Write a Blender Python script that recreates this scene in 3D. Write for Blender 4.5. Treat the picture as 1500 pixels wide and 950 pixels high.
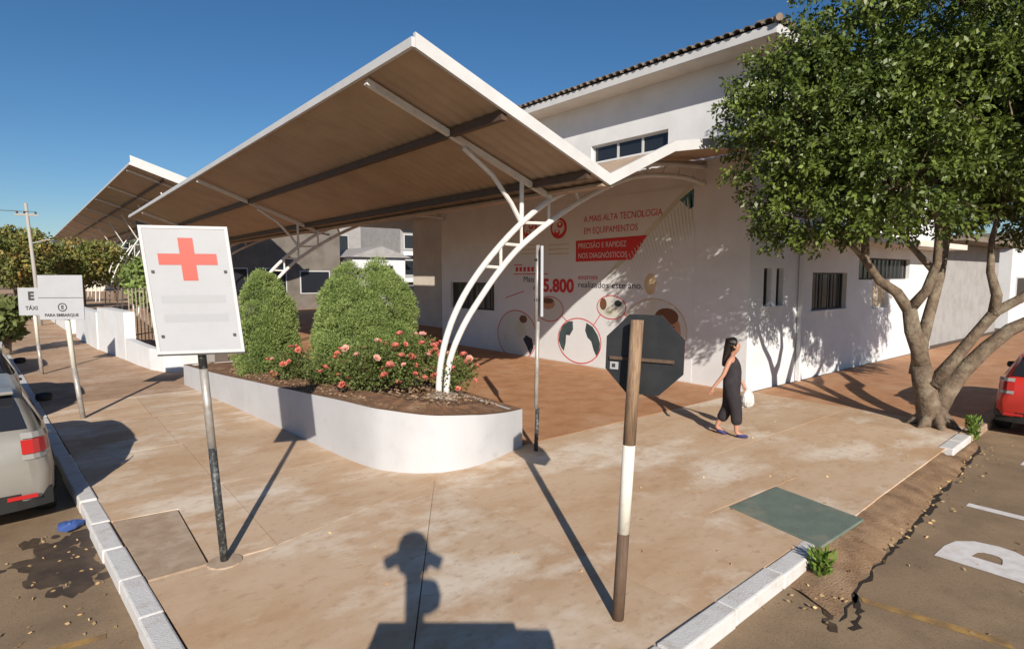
import bpy, math, random
import numpy as np
from mathutils import Vector, Matrix
for o in list(bpy.data.objects): bpy.data.objects.remove(o)
S = bpy.context.scene
col = S.collection
R = math.radians
random.seed(7); rng = np.random.default_rng(7)

# ---------------------------------------------------------------- camera, sky, sun, exposure
FX = (0.6293, 0.7771); RX = (0.7771, -0.6293)            # horizontal forward / right of the view
th = math.atan(73/860.)
fwd = Vector((FX[0]*math.cos(th), FX[1]*math.cos(th), -math.sin(th)))
cam = bpy.data.cameras.new('camera'); co = bpy.data.objects.new('camera', cam); col.objects.link(co)
co.location = (0, 0, 2.7); co.rotation_euler = fwd.to_track_quat('-Z', 'Y').to_euler()
cam.sensor_width = 36; cam.lens = 860/1500*36; cam.clip_start = 0.05; cam.clip_end = 2000
S.camera = co
SUN = Vector((0.440, 0.790, -0.427)).normalized()         # direction the light travels
w = bpy.data.worlds.new('World'); S.world = w; w.use_nodes = True
nt = w.node_tree; bg = nt.nodes['Background']
sky = nt.nodes.new('ShaderNodeTexSky'); sky.sky_type = 'NISHITA'; sky.sun_disc = False
sky.sun_elevation = math.asin(-SUN.z); sky.sun_rotation = math.atan2(-SUN.x, -SUN.y)
sky.air_density = 1.0; sky.dust_density = 0.5; sky.ozone_density = 4.0; sky.altitude = 500
hsv = nt.nodes.new('ShaderNodeHueSaturation'); hsv.inputs['Saturation'].default_value = 1.18
nt.links.new(sky.outputs[0], hsv.inputs['Color']); nt.links.new(hsv.outputs[0], bg.inputs[0]); bg.inputs[1].default_value = 0.062
sl = bpy.data.lights.new('sun', 'SUN'); so = bpy.data.objects.new('sun', sl); col.objects.link(so)
sl.energy = 4.5; sl.angle = R(0.5); sl.color = (1.0, 0.91, 0.79)
so.rotation_euler = SUN.to_track_quat('-Z', 'Y').to_euler(); so.location = (-10, -20, 12)
S.view_settings.view_transform = 'Standard'; S.view_settings.look = 'None'
S.view_settings.exposure = 0.47; S.view_settings.gamma = 1.0; S.view_settings.use_curve_mapping = False

# ---------------------------------------------------------------- materials
def mat(name, c, rough=0.7, c2=None, scale=3.0, c3=None, scale3=0.6, bump=0.0, bscale=40.0, metal=0.0,
        spec=0.4, detail=6, lo=0.4, hi=0.65, lo3=0.52, hi3=0.7, stretch=None, island=0.0, trans=0.0, c4=None, scale4=14., lo4=.5, hi4=.72, tint=0.0):
    m = bpy.data.materials.new(name); m.use_nodes = True
    n = m.node_tree.nodes; l = m.node_tree.links; b = n['Principled BSDF']
    b.inputs['Roughness'].default_value = rough; b.inputs['Metallic'].default_value = metal
    b.inputs['Specular IOR Level'].default_value = spec
    b.inputs['Base Color'].default_value = (*c, 1)
    geo = n.new('ShaderNodeNewGeometry'); src = geo.outputs['Position']
    if stretch:
        mp = n.new('ShaderNodeMapping'); mp.inputs['Scale'].default_value = stretch
        l.new(src, mp.inputs[0]); src = mp.outputs[0]
    cur = None
    def layer(cur, colr, sc, lo, hi, det):
        t = n.new('ShaderNodeTexNoise'); t.inputs['Scale'].default_value = sc; t.inputs['Detail'].default_value = det
        t.inputs['Roughness'].default_value = 0.65
        l.new(src, t.inputs['Vector'])
        r = n.new('ShaderNodeMapRange'); r.inputs[1].default_value = lo; r.inputs[2].default_value = hi
        l.new(t.outputs[0], r.inputs[0])
        x = n.new('ShaderNodeMix'); x.data_type = 'RGBA'
        l.new(r.outputs[0], x.inputs[0]); x.inputs[7].default_value = (*colr, 1)
        if cur is None: x.inputs[6].default_value = (*c, 1)
        else: l.new(cur, x.inputs[6])
        return x.outputs[2]
    if c2: cur = layer(cur, c2, scale, lo, hi, detail)
    if c3: cur = layer(cur, c3, scale3, lo3, hi3, detail)
    if c4: cur = layer(cur, c4, scale4, lo4, hi4, 12)
    if tint:
        oi = n.new('ShaderNodeObjectInfo'); ht = n.new('ShaderNodeHueSaturation'); mt_ = n.new('ShaderNodeMapRange')
        mt_.inputs[3].default_value = 1-tint; mt_.inputs[4].default_value = 1+tint
        l.new(oi.outputs['Random'], mt_.inputs[0]); l.new(mt_.outputs[0], ht.inputs['Value']); l.new(cur, ht.inputs['Color']); cur = ht.outputs[0]
    if island:
        hs = n.new('ShaderNodeHueSaturation')
        mr = n.new('ShaderNodeMapRange'); mr.inputs[3].default_value = 1-island; mr.inputs[4].default_value = 1+island
        l.new(geo.outputs['Random Per Island'], mr.inputs[0]); l.new(mr.outputs[0], hs.inputs['Value'])
        if cur is None: hs.inputs['Color'].default_value = (*c, 1)
        else: l.new(cur, hs.inputs['Color'])
        cur = hs.outputs[0]
    if cur is not None: l.new(cur, b.inputs['Base Color'])
    if bump:
        t = n.new('ShaderNodeTexNoise'); t.inputs['Scale'].default_value = bscale; t.inputs['Detail'].default_value = 5
        l.new(src, t.inputs['Vector'])
        bp = n.new('ShaderNodeBump'); bp.inputs['Strength'].default_value = bump; bp.inputs['Distance'].default_value = 0.02
        l.new(t.outputs[0], bp.inputs['Height']); l.new(bp.outputs[0], b.inputs['Normal'])
    if trans:
        tr = n.new('ShaderNodeBsdfTranslucent'); ms = n.new('ShaderNodeMixShader'); ms.inputs[0].default_value = trans
        if cur is not None: l.new(cur, tr.inputs[0])
        else: tr.inputs[0].default_value = (*c, 1)
        l.new(b.outputs[0], ms.inputs[1]); l.new(tr.outputs[0], ms.inputs[2])
        l.new(ms.outputs[0], n['Material Output'].inputs[0])
    return m
M = {}
M['concrete'] = mat('concrete', (.55,.405,.277), .88, (.47,.305,.18), .8, (.68,.58,.47), .5, bump=.16, bscale=70, detail=14, lo=.42, hi=.64, lo3=.5, hi3=.62, c4=(.36,.23,.145), scale4=7, lo4=.54, hi4=.80, tint=.06, stretch=(1,1.5,1))
M['concrete_grey'] = mat('concrete_grey', (.42,.32,.23), .9, (.33,.235,.16), 5, (.50,.41,.32), 2, bump=.2, bscale=70, detail=12)
M['concrete_far'] = mat('concrete_far', (.46,.315,.21), .88, (.34,.205,.12), .9, (.56,.44,.34), .5, bump=.15, bscale=60, detail=14, c4=(.28,.17,.10), scale4=6, tint=.05, stretch=(1,1.5,1))
M['red_floor'] = mat('red_floor', (.45,.24,.125), .75, (.35,.17,.08), 2.2, (.48,.30,.18), .9, bump=.15, bscale=30, detail=9)
M['joint'] = mat('joint', (.10,.066,.045), .95, (.16,.11,.075), 6)
M['asphalt'] = mat('asphalt', (.285,.20,.122), .92, (.21,.147,.09), 1.6, (.35,.25,.15), .7, bump=.4, bscale=160, detail=14, c4=(.15,.105,.066), scale4=45, lo4=.52, hi4=.75)
M['dirt'] = mat('dirt', (.29,.185,.105), .95, (.17,.10,.055), 3.5, (.33,.22,.135), 1.5, bump=.7, bscale=50, detail=10)
M['crack'] = mat('crack', (.03,.022,.016), 1.0)
M['wet'] = mat('wet', (.055,.038,.027), .6, (.10,.07,.045), 4)
M['kerb_paint'] = mat('kerb_paint', (.60,.595,.59), .7, (.44,.39,.34), 6, (.64,.63,.62), 2, bump=.3, bscale=60, lo=.5, hi=.8)
M['kerb_bare'] = mat('kerb_bare', (.40,.30,.22), .9, (.28,.20,.14), 5, bump=.4)
M['white_wall'] = mat('white_wall', (.685,.70,.72), .8, (.62,.63,.64), 1.2, (.58,.555,.52), 5, bump=.06, bscale=60, lo3=.62, hi3=.9)
M['planter_wall'] = mat('planter_wall', (.50,.505,.525), .75, (.45,.455,.47), 1.0, (.40,.365,.33), 4, bump=.08, bscale=50, lo3=.6, hi3=.9)
M['cream_wall'] = mat('cream_wall', (.70,.64,.56), .8, (.62,.56,.48), 1.4, bump=.06, bscale=60)
M['grey_wall'] = mat('grey_wall', (.34,.33,.33), .85, (.28,.27,.26), 2, bump=.1)
M['annex_shaded_grey'] = mat('annex_shaded_grey', (.17,.15,.13), .85, (.12,.105,.09), 1.0)  # grey darkened to hold the shade of the canopies
M['soffit'] = mat('soffit', (.72,.68,.62), .8, (.64,.60,.54), 2)
M['tile'] = mat('roof_tile', (.20,.165,.13), .9, (.11,.09,.075), 5, (.26,.20,.15), 2, bump=.5, island=.3)
M['canopy_metal'] = mat('canopy_metal', (.42,.315,.23), .6, (.355,.26,.185), 1.2, spec=.35)
M['fascia'] = mat('fascia', (.58,.585,.59), .5, (.53,.53,.53), 2)
M['white_metal'] = mat('white_metal', (.66,.65,.64), .45, (.58,.56,.53), 5)
M['purlin'] = mat('purlin', (.09,.055,.04), .6, (.07,.045,.03), 3)
M['dark_glass'] = mat('dark_glass', (.02,.022,.028), .12, spec=.6)
M['frame_dark'] = mat('frame_dark', (.05,.045,.045), .5)
M['frame_white'] = mat('frame_white', (.52,.52,.52), .5)
M['sign_white'] = mat('sign_white', (.385,.395,.42), .5, (.36,.37,.39), 3)
M['sign_band'] = mat('sign_band', (.345,.355,.375), .4)
M['sign_red'] = mat('sign_red', (.46,.085,.065), .45)
M['sign_black'] = mat('sign_black', (.022,.024,.027), .5, (.032,.034,.037), 5)
M['pole_galv'] = mat('pole_galv', (.42,.40,.37), .45, (.30,.27,.24), 9, metal=.3)
M['pole_black'] = mat('pole_black', (.035,.037,.038), .5, (.14,.15,.15), 26, lo=.52, hi=.62)
M['pole_white'] = mat('pole_white', (.74,.71,.62), .5, (.55,.45,.30), 12, lo=.55, hi=.8)
M['post_wood'] = mat('post_wood', (.34,.225,.14), .75, (.17,.105,.065), 4, bump=.4, bscale=20, stretch=(14,14,1.2))
M['post_wood_dark'] = mat('post_wood_dark', (.14,.09,.06), .75, (.09,.06,.042), 4, bump=.4, bscale=20, stretch=(14,14,1.2))
M['manhole'] = mat('manhole', (.155,.195,.16), .6, (.125,.16,.135), 4, (.25,.24,.19), 1.6, bump=.2)
M['soil'] = mat('soil', (.22,.115,.06), .95, (.13,.075,.045), 8, (.30,.20,.12), 3, bump=.9, bscale=40)
M['mulch'] = mat('mulch', (.24,.16,.10), .95, island=.45)
M['bush'] = mat('bush_leaf', (.29,.37,.125), .7, (.19,.27,.08), 2.2, island=.3, trans=.3, spec=.2)
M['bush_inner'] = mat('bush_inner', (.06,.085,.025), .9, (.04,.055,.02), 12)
M['rose_leaf'] = mat('rose_leaf', (.14,.175,.05), .6, (.085,.115,.03), 3, island=.35, trans=.25, spec=.3)
M['petal'] = mat('rose_petal', (.74,.27,.21), .6, (.66,.16,.13), 4, island=.25, trans=.25)
M['petal_pale'] = mat('rose_petal_pale', (.80,.46,.38), .6, island=.2, trans=.25)
M['stem'] = mat('stem', (.09,.08,.03), .8)
M['leaf'] = mat('tree_leaf', (.135,.18,.032), .45, (.065,.10,.018), .9, island=.4, trans=.2, spec=.45)
M['bark'] = mat('bark', (.17,.125,.085), .9, (.085,.06,.042), 9, (.27,.235,.17), 3.5, bump=.9, bscale=22, lo3=.5, hi3=.72, detail=10)
M['leaf_far'] = mat('far_leaf', (.19,.21,.07), .7, (.11,.135,.04), .8, island=.35, trans=.2)
M['leaf_orange'] = mat('far_leaf_orange', (.20,.21,.06), .7, (.12,.15,.04), .7, (.42,.24,.07), .9, island=.35, trans=.2)
M['grass'] = mat('weed', (.13,.21,.03), .7, island=.35, trans=.25)
M['litter'] = mat('fallen_leaf', (.42,.29,.14), .8, island=.5)
M['skin'] = mat('skin', (.44,.225,.15), .55)
M['cloth_black'] = mat('cloth_black', (.022,.018,.022), .85, (.032,.026,.03), 14, bump=.3, bscale=25)
M['hair'] = mat('hair', (.014,.009,.008), .5)
M['shoe'] = mat('shoe', (.03,.03,.13), .6)
M['bag'] = mat('bag', (.75,.74,.73), .5, (.55,.54,.53), 14, trans=.2)
M['silver'] = mat('car_silver', (.36,.345,.31), .3, (.33,.315,.28), 2, spec=.6, metal=.35)
M['car_black'] = mat('car_black', (.018,.018,.02), .25, spec=.6)
M['car_red'] = mat('car_red', (.52,.035,.025), .3, spec=.6)
M['car_white'] = mat('car_white', (.6,.6,.6), .35, spec=.6)
M['plastic'] = mat('black_plastic', (.02,.02,.02), .6)
M['rubber'] = mat('tyre_rubber', (.018,.018,.018), .85)
M['rim'] = mat('rim', (.35,.35,.36), .35, metal=.7)
M['lamp_red'] = mat('tail_red', (.42,.02,.02), .2, spec=.6)
M['lamp_clear'] = mat('tail_clear', (.30,.29,.28), .2, spec=.6)
M['plate'] = mat('plate', (.5,.5,.5), .5)
M['blue_rag'] = mat('blue_rag', (.05,.10,.30), .8)
M['overlay_white'] = mat('overlay_white', (.72,.70,.69), .7, (.60,.56,.53), 8)
M['yellow_paint'] = mat('yellow_paint', (.40,.24,.075), .85, (.20,.13,.07), 5)
M['mural'] = mat('mural_print', (.69,.705,.725), .6, (.64,.65,.66), .6)
M['print_red'] = mat('print_red', (.58,.035,.035), .6)
M['print_dark'] = mat('print_dark', (.03,.03,.045), .6)
M['print_brown'] = mat('print_brown', (.16,.07,.035), .6)
M['print_skin'] = mat('print_skin', (.48,.26,.15), .6)
M['print_teal'] = mat('print_teal', (.06,.17,.19), .6)
M['print_tealdark'] = mat('print_tealdark', (.035,.055,.06), .6, (.06,.085,.09), 3)
M['print_pale'] = mat('print_pale', (.60,.60,.57), .6)
M['print_green'] = mat('print_green', (.52,.53,.42), .6, (.60,.60,.50), 1.5)
M['print_frond'] = mat('print_frond', (.50,.54,.46), .6, (.58,.60,.52), 1.5)
M['print_tan'] = mat('print_tan', (.55,.40,.22), .6, (.62,.50,.35), 2)
M['galv'] = mat('galvanised', (.36,.31,.26), .5, (.26,.21,.17), 5)
M['conc_pole'] = mat('concrete_pole', (.36,.34,.31), .9)
M['wire'] = mat('wire', (.10,.10,.10), .8)
M['curtain'] = mat('curtain', (.62,.50,.33), .8)
M['gravel_ground'] = mat('ground_earth', (.24,.16,.10), .95, (.17,.12,.07), .05)

# ---------------------------------------------------------------- mesh helpers
class MB:
    def __init__(s): s.v = []; s.f = []
    def quad(s, a, b, c, d):
        i = len(s.v); s.v += [tuple(a), tuple(b), tuple(c), tuple(d)]; s.f.append((i,i+1,i+2,i+3)); return s
    def poly(s, pts):
        i = len(s.v); s.v += [tuple(p) for p in pts]; s.f.append(tuple(range(i, i+len(pts)))); return s
    def box(s, x0, x1, y0, y1, z0, z1):
        i = len(s.v)
        s.v += [(x,y,z) for z in (z0,z1) for y in (y0,y1) for x in (x0,x1)]
        s.f += [tuple(i+k for k in q) for q in ((0,2,3,1),(4,5,7,6),(0,1,5,4),(2,6,7,3),(0,4,6,2),(1,3,7,5))]; return s
    def prism(s, poly, z0, z1):
        n = len(poly); i = len(s.v); zz0 = z0 if hasattr(z0,'__len__') else [z0]*n; zz1 = z1 if hasattr(z1,'__len__') else [z1]*n
        a = sum(poly[k][0]*poly[(k+1)%n][1]-poly[(k+1)%n][0]*poly[k][1] for k in range(n))
        idx = list(range(n)) if a > 0 else list(range(n))[::-1]
        s.v += [(poly[k][0],poly[k][1],zz0[k]) for k in idx]+[(poly[k][0],poly[k][1],zz1[k]) for k in idx]
        s.f.append(tuple(i+k for k in range(n))[::-1]); s.f.append(tuple(i+n+k for k in range(n)))
        s.f += [(i+k, i+(k+1)%n, i+n+(k+1)%n, i+n+k) for k in range(n)]; return s
    def tube(s, pts, rad, n=8, cap=True):
        P = [Vector(p) for p in pts]; rr = rad if hasattr(rad,'__len__') else [rad]*len(P)
        base = len(s.v); prev = None
        for k, p in enumerate(P):
            t = (P[min(k+1,len(P)-1)]-P[max(k-1,0)]).normalized()
            if prev is None: u = t.orthogonal().normalized()
            else: u = (prev - t*prev.dot(t)).normalized()
            prev = u; vv = t.cross(u)
            for j in range(n):
                a = 2*math.pi*j/n; s.v.append(tuple(p+(u*math.cos(a)+vv*math.sin(a))*rr[k]))
        for k in range(len(P)-1):
            for j in range(n):
                a = base+k*n+j; b = base+k*n+(j+1)%n; s.f.append((a,b,b+n,a+n))
        if cap:
            s.f.append(tuple(base+j for j in range(n))[::-1]); s.f.append(tuple(base+(len(P)-1)*n+j for j in range(n)))
        return s
    def bar(s, a, b, wx, wy):           # rectangular bar between two points
        a = Vector(a); b = Vector(b); t = (b-a).normalized(); up = Vector((0,0,1)) if abs(t.z) < .9 else Vector((1,0,0))
        u = t.cross(up).normalized()*wx/2; v = u.normalized().cross(t)*wy/2; i = len(s.v)
        s.v += [tuple(q) for p in (a,b) for q in (p-u-v, p+u-v, p+u+v, p-u+v)]
        s.f += [tuple(i+k for k in q) for q in ((0,3,2,1),(4,5,6,7),(0,1,5,4),(1,2,6,5),(2,3,7,6),(3,0,4,7))]; return s
    def lathe(s, prof, n=20, c=(0,0,0)):
        base = len(s.v)
        for r, z in prof:
            for j in range(n):
                a = 2*math.pi*j/n; s.v.append((c[0]+r*math.cos(a), c[1]+r*math.sin(a), c[2]+z))
        for k in range(len(prof)-1):
            for j in range(n):
                a = base+k*n+j; b = base+k*n+(j+1)%n; s.f.append((a,b,b+n,a+n))
        s.f.append(tuple(base+j for j in range(n))[::-1]); s.f.append(tuple(base+(len(prof)-1)*n+j for j in range(n))); return s
    def mesh(s, name, m, smooth=False):
        me = bpy.data.meshes.new(name); me.from_pydata(s.v, [], s.f); me.materials.append(m if not isinstance(m,str) else M[m])
        if smooth:
            me.polygons.foreach_set('use_smooth', [True]*len(me.polygons))
        me.update(); return me
    def build(s, name, m, parent=None, smooth=False, bevel=0):
        o = bpy.data.objects.new(name, s.mesh(name, m, smooth)); col.objects.link(o)
        if parent: o.parent = parent
        if bevel:
            b = o.modifiers.new('bevel', 'BEVEL'); b.width = bevel; b.segments = 2; b.limit_method = 'ANGLE'
        return o
def npmesh(name, V, nper, m, parent=None):
    """V: (N*nper,3) vertices, every nper form one polygon"""
    V = np.asarray(V, dtype=np.float32).reshape(-1,3); N = len(V)//nper
    me = bpy.data.meshes.new(name); me.vertices.add(len(V)); me.vertices.foreach_set('co', V.ravel())
    me.loops.add(len(V)); me.loops.foreach_set('vertex_index', np.arange(len(V), dtype=np.int32))
    me.polygons.add(N); me.polygons.foreach_set('loop_start', np.arange(N, dtype=np.int32)*nper)
    me.polygons.foreach_set('loop_total', np.full(N, nper, dtype=np.int32))
    me.update(); me.validate(); me.materials.append(M[m] if isinstance(m,str) else m)
    o = bpy.data.objects.new(name, me); col.objects.link(o)
    if parent: o.parent = parent
    return o
def tag(o, label=None, cat=None, group=None, kind=None):
    if label: o['label'] = label
    if cat: o['category'] = cat
    if group: o['group'] = group
    if kind: o['kind'] = kind
    return o
def thing(name, label, cat, loc=(0,0,0), rz=0, group=None):
    o = bpy.data.objects.new(name, None); col.objects.link(o); o.location = loc; o.rotation_euler = (0,0,rz); o.empty_display_size = .2
    return tag(o, label, cat, group)
def shared(name, me, parent, loc=(0,0,0), rot=(0,0,0), scale=(1,1,1)):
    o = bpy.data.objects.new(name, me); col.objects.link(o); o.parent = parent; o.location = loc; o.rotation_euler = rot; o.scale = scale; return o
def text_mesh(body, size, bold=0.0, align='LEFT', depth=0.0015, xs=1.0):
    c = bpy.data.curves.new('text', 'FONT'); c.body = body; c.size = size; c.offset = bold; c.align_x = align; c.extrude = depth; c.resolution_u = 3
    o = bpy.data.objects.new('tmp', c); col.objects.link(o); bpy.context.view_layer.update()
    me = bpy.data.meshes.new_from_object(o.evaluated_get(bpy.context.evaluated_depsgraph_get()))
    bpy.data.objects.remove(o); bpy.data.curves.remove(c)
    if xs != 1.0:
        for v in me.vertices: v.co.x *= xs
    return me
def leaves(centers, dirs, size, asp=.5, jitter=.35):
    """one diamond leaf per centre"""
    N = len(centers); d = dirs + rng.normal(0, jitter, (N,3)); d /= np.linalg.norm(d, axis=1, keepdims=True)+1e-9
    r = rng.normal(0, 1, (N,3)); s = np.cross(d, r); s /= np.linalg.norm(s, axis=1, keepdims=True)+1e-9
    L = (size*rng.uniform(.7,1.3,N))[:,None] if np.isscalar(size) else size[:,None]
    a = centers - d*L*.5; b = centers + d*L*.5
    c1 = centers - d*L*.05 + s*L*asp*.5; c2 = centers - d*L*.05 - s*L*asp*.5
    return np.stack([a,c1,b,c2], axis=1).reshape(-1,3)
def wall(mb, axis, p, u0, u1, z0, z1, holes, t, reveal=.12):
    """wall plane at axis=p facing the negative side, thickness t behind it, with openings (u0,u1,z0,z1)"""
    us = sorted({u0,u1,*[h[0] for h in holes],*[h[1] for h in holes]}); zs = sorted({z0,z1,*[h[2] for h in holes],*[h[3] for h in holes]})
    pt = (lambda u,z,d: (p+d,u,z)) if axis == 'x' else (lambda u,z,d: (u,p+d,z))
    for i in range(len(us)-1):
        for j in range(len(zs)-1):
            uc, zc = (us[i]+us[i+1])/2, (zs[j]+zs[j+1])/2
            if any(h[0]<uc<h[1] and h[2]<zc<h[3] for h in holes): continue
            for d in (0,t): mb.quad(pt(us[i],zs[j],d),pt(us[i+1],zs[j],d),pt(us[i+1],zs[j+1],d),pt(us[i],zs[j+1],d))
    for h in list(holes)+[(u0,u1,z0,z1)]:
        for (a,b) in (((h[0],h[2]),(h[1],h[2])),((h[1],h[2]),(h[1],h[3])),((h[1],h[3]),(h[0],h[3])),((h[0],h[3]),(h[0],h[2]))):
            mb.quad(pt(*a,0),pt(*b,0),pt(*b,t),pt(*a,t))
    return mb

# ---------------------------------------------------------------- ground, roads, pavement
def xk(y): return 0.58-.07*(y-4.73)                # outer line of the kerb on the left street
def yk(x): return 2.39+.040*(x-3.46)               # outer line of the kerb on the right street
g = MB(); g.box(-600,600,-600,600,-.9,-.14); tag(g.build('ground','gravel_ground'), 'bare brown earth reaching to the horizon', 'ground', kind='structure')
r = MB(); r.poly([(-60,-40,-.13),(300,-40,-.13),(300,yk(60)+6,-.13),(60,yk(60)+.5,-.13),(6,3.2,-.13),(1.8,3.6,-.13),(1.2,5,-.13),(xk(60)+1.0,60,-.13),(xk(200)+1,200,-.13),(-60,200,-.13)])
tag(r.build('road','asphalt'), 'dusty brown asphalt at the street corner', 'road', kind='structure')
arc = [];
for k in range(9):
    t = k/8; A=(xk(4.4),4.4); B=(.72,2.3); C=(2.5,yk(2.5))
    arc.append(tuple((1-t)**2*A[i]+2*t*(1-t)*B[i]+t*t*C[i] for i in (0,1)))
def insetk(p, d):  # move kerb outline point inwards
    return (p[0]+d, p[1]+d)
sw = MB(); base = [(xk(150)+.1,150),(xk(4.4)+.1,4.4)]+[insetk(p,.08) for p in arc[1:-1]]+[(2.5,yk(2.5)+.1),(60,yk(60)+.1),(60,150)]
sw.prism(base, -.135, -.02)
sidewalk = tag(sw.build('sidewalk','joint'), 'tan concrete pavement with dusty joints round the corner', 'pavement', kind='structure')
def slab(poly, m='concrete', z=0.0, name='slab', inset=.0045):
    cx = sum(p[0] for p in poly)/len(poly); cy = sum(p[1] for p in poly)/len(poly)
    q = []
    for p in poly:
        d = math.hypot(p[0]-cx,p[1]-cy); f = 1-inset*1.4/max(d,.05); q.append((cx+(p[0]-cx)*f, cy+(p[1]-cy)*f))
    return MB().prism(q, -.03, z).build(name, m, sidewalk)
ki = .13
slab([(xk(5.88)+ki,5.88),(1.63,5.86),(3.95,6.5),(1.97,3.56)]+[insetk(p,.12) for p in arc[5:0:-1]]+[(xk(4.4)+ki,4.4)], z=.001)
slab([(1.97,3.56),(3.95,6.5),(4.01,yk(4)+ki),(2.5,yk(2.5)+ki)]+[insetk(p,.12) for p in arc[7:5:-1]], z=-.001)
slab([(3.95,6.5),(3.95,7.0),(5.9,7.0),(5.8,yk(5.8)+ki),(4.01,yk(4)+ki)], z=.002)
xs_ = [5.8,7.75,9.7,11.65,12.75]
for i in range(4):
    a, b = xs_[i], xs_[i+1]
    if i == 0: slab([(a+.1,7.0),(b,7.0),(b,3.55),(a+.02,3.62)]); slab([(a+.4,yk(a)+.02),(b,yk(b)+.02),(b,3.55),(a+.02,3.62),(a,yk(a)+ki)], z=-.002)
    else: slab([(a,7.0),(b,7.0),(b,4.8),(a,4.8)], z=.001*(-1)**i); slab([(a,4.8),(b,4.8),(b,yk(b)+(.02 if a < 11 else ki)),(a,yk(a)+(.02 if a < 11 else ki))], 'concrete')
# left street
ys = [5.88,8.15,10.5,12.9,15.3]
for i in range(4):
    a, b = ys[i], ys[i+1]
    xm = 1.75-.05*i
    if i == 0:
        slab([(xk(a)+ki,a),(1.12,a),(1.14,7.55),(xk(7.6)+ki,7.62)], 'concrete_grey', .006, 'repaired_slab', .02)
        slab([(1.14,a),(xm,a),(xm,b),(xk(b)+ki,b),(xk(7.62)+ki,7.63),(1.15,7.57)])
        slab([(1.75,5.895),(3.95,6.5),(3.95,b),(xm,b)], z=.002)
    else:
        slab([(xk(a)+ki,a),(xm,a),(xm,b),(xk(b)+ki,b)], z=-.002*(i%2)); slab([(xm,a),(3.9,a),(3.9,b),(xm,b)], z=.002*(i%2))
for i in range(14):
    a, b = 15.3+2.6*i, 17.9+2.6*i
    slab([(xk(a)+ki,a),(5.95,a),(5.95,b),(xk(b)+ki,b)], 'concrete_far', .002*(i%2))
far = MB(); far.prism([(xk(52)+ki,51.8),(14,51.8),(14,140),(xk(140)+ki,140)], -.03, -.004); far.build('far_paving','concrete_far',sidewalk)
tag(MB().prism([(5.96,7.02),(12.75,7.02),(12.75,21),(30,21),(30,51.7),(5.98,51.7)], -.02, -.002).build('entrance_floor','red_floor'), 'orange brown floor under the entrance canopy', 'floor', kind='structure')
tag(MB().prism([(12.76,yk(12.8)+ki),(59,yk(59)+ki),(59,6.9),(12.76,6.9)], -.02, -.004).build('side_pavement','red_floor'), 'reddish brown pavement along the side street', 'pavement', kind='structure')
# kerbs
kl = MB(); kl.prism([(xk(60)-.02,60),(xk(4.4)-.02,4.4),(xk(4.4)+.12,4.4),(xk(60)+.12,60)], -.14, -.03)
kerb = tag(kl.build('kerb','kerb_bare'), 'white painted kerb stones along the left street', 'kerb', kind='structure')
def kstone(par, quad_, z1, m, zz=None):
    o = MB().prism(quad_, -.14, z1).build('kerb_stone', m, par, bevel=.018); return o
y = 4.45; i = 0
while y < 34:
    L = .78+.1*random.random() if y < 16 else 2.0
    j = random.uniform(-.012,.012); a, b = y+.008, y+L-.008
    kstone(kerb, [(xk(a)-.055+j,a),(xk(a)+.125+j,a),(xk(b)+.125+j,b),(xk(b)-.055+j,b)], .012+random.uniform(-.008,.012), 'kerb_paint'); y += L; i += 1
kr = MB(); kr.prism([(2.5,yk(2.5)+.12),(2.5,yk(2.5)-.02),(5.9,yk(5.9)-.02),(5.9,yk(5.9)+.12)], -.14, -.03)
kerb2 = tag(kr.build('kerb','kerb_bare'), 'broken white painted kerb along the right street', 'kerb', kind='structure')
for k in range(8):
    a, b = insetk(arc[k],-.055), insetk(arc[k+1],-.055); c, d = insetk(arc[k+1],.1), insetk(arc[k],.1)
    kstone(kerb2, [a,b,c,d], .012, 'kerb_paint')
x = 2.52
while x < 5.7:
    a, b = x+.004, min(x+.86, 5.72)-.004; j = random.uniform(-.01,.01)
    kstone(kerb2, [(a,yk(a)-.06+j),(b,yk(b)-.06+j),(b,yk(b)+.125+j),(a,yk(a)+.125+j)], .014+random.uniform(-.008,.01), 'kerb_paint'); x += .86
kstone(kerb2, [(5.725,yk(5.7)-.05),(5.95,yk(5.9)+.02),(6.08,yk(6)+.12),(5.9,yk(6)+.15),(5.725,yk(5.7)+.13)], .0, 'kerb_paint')
for a in (10.9,11.5):
    kstone(kerb2, [(a+.01,yk(a)-.08),(a+.58,yk(a+.6)-.08),(a+.58,yk(a+.6)+.12),(a+.01,yk(a)+.12)], .012, 'kerb_paint')
for k in range(22):
    a = 12.15+1.2*k; kstone(kerb2, [(a+.01,yk(a)-.08),(a+1.18,yk(a+1.2)-.08),(a+1.18,yk(a+1.2)+.12),(a+.01,yk(a)+.12)], .01, 'kerb_bare')
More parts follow.
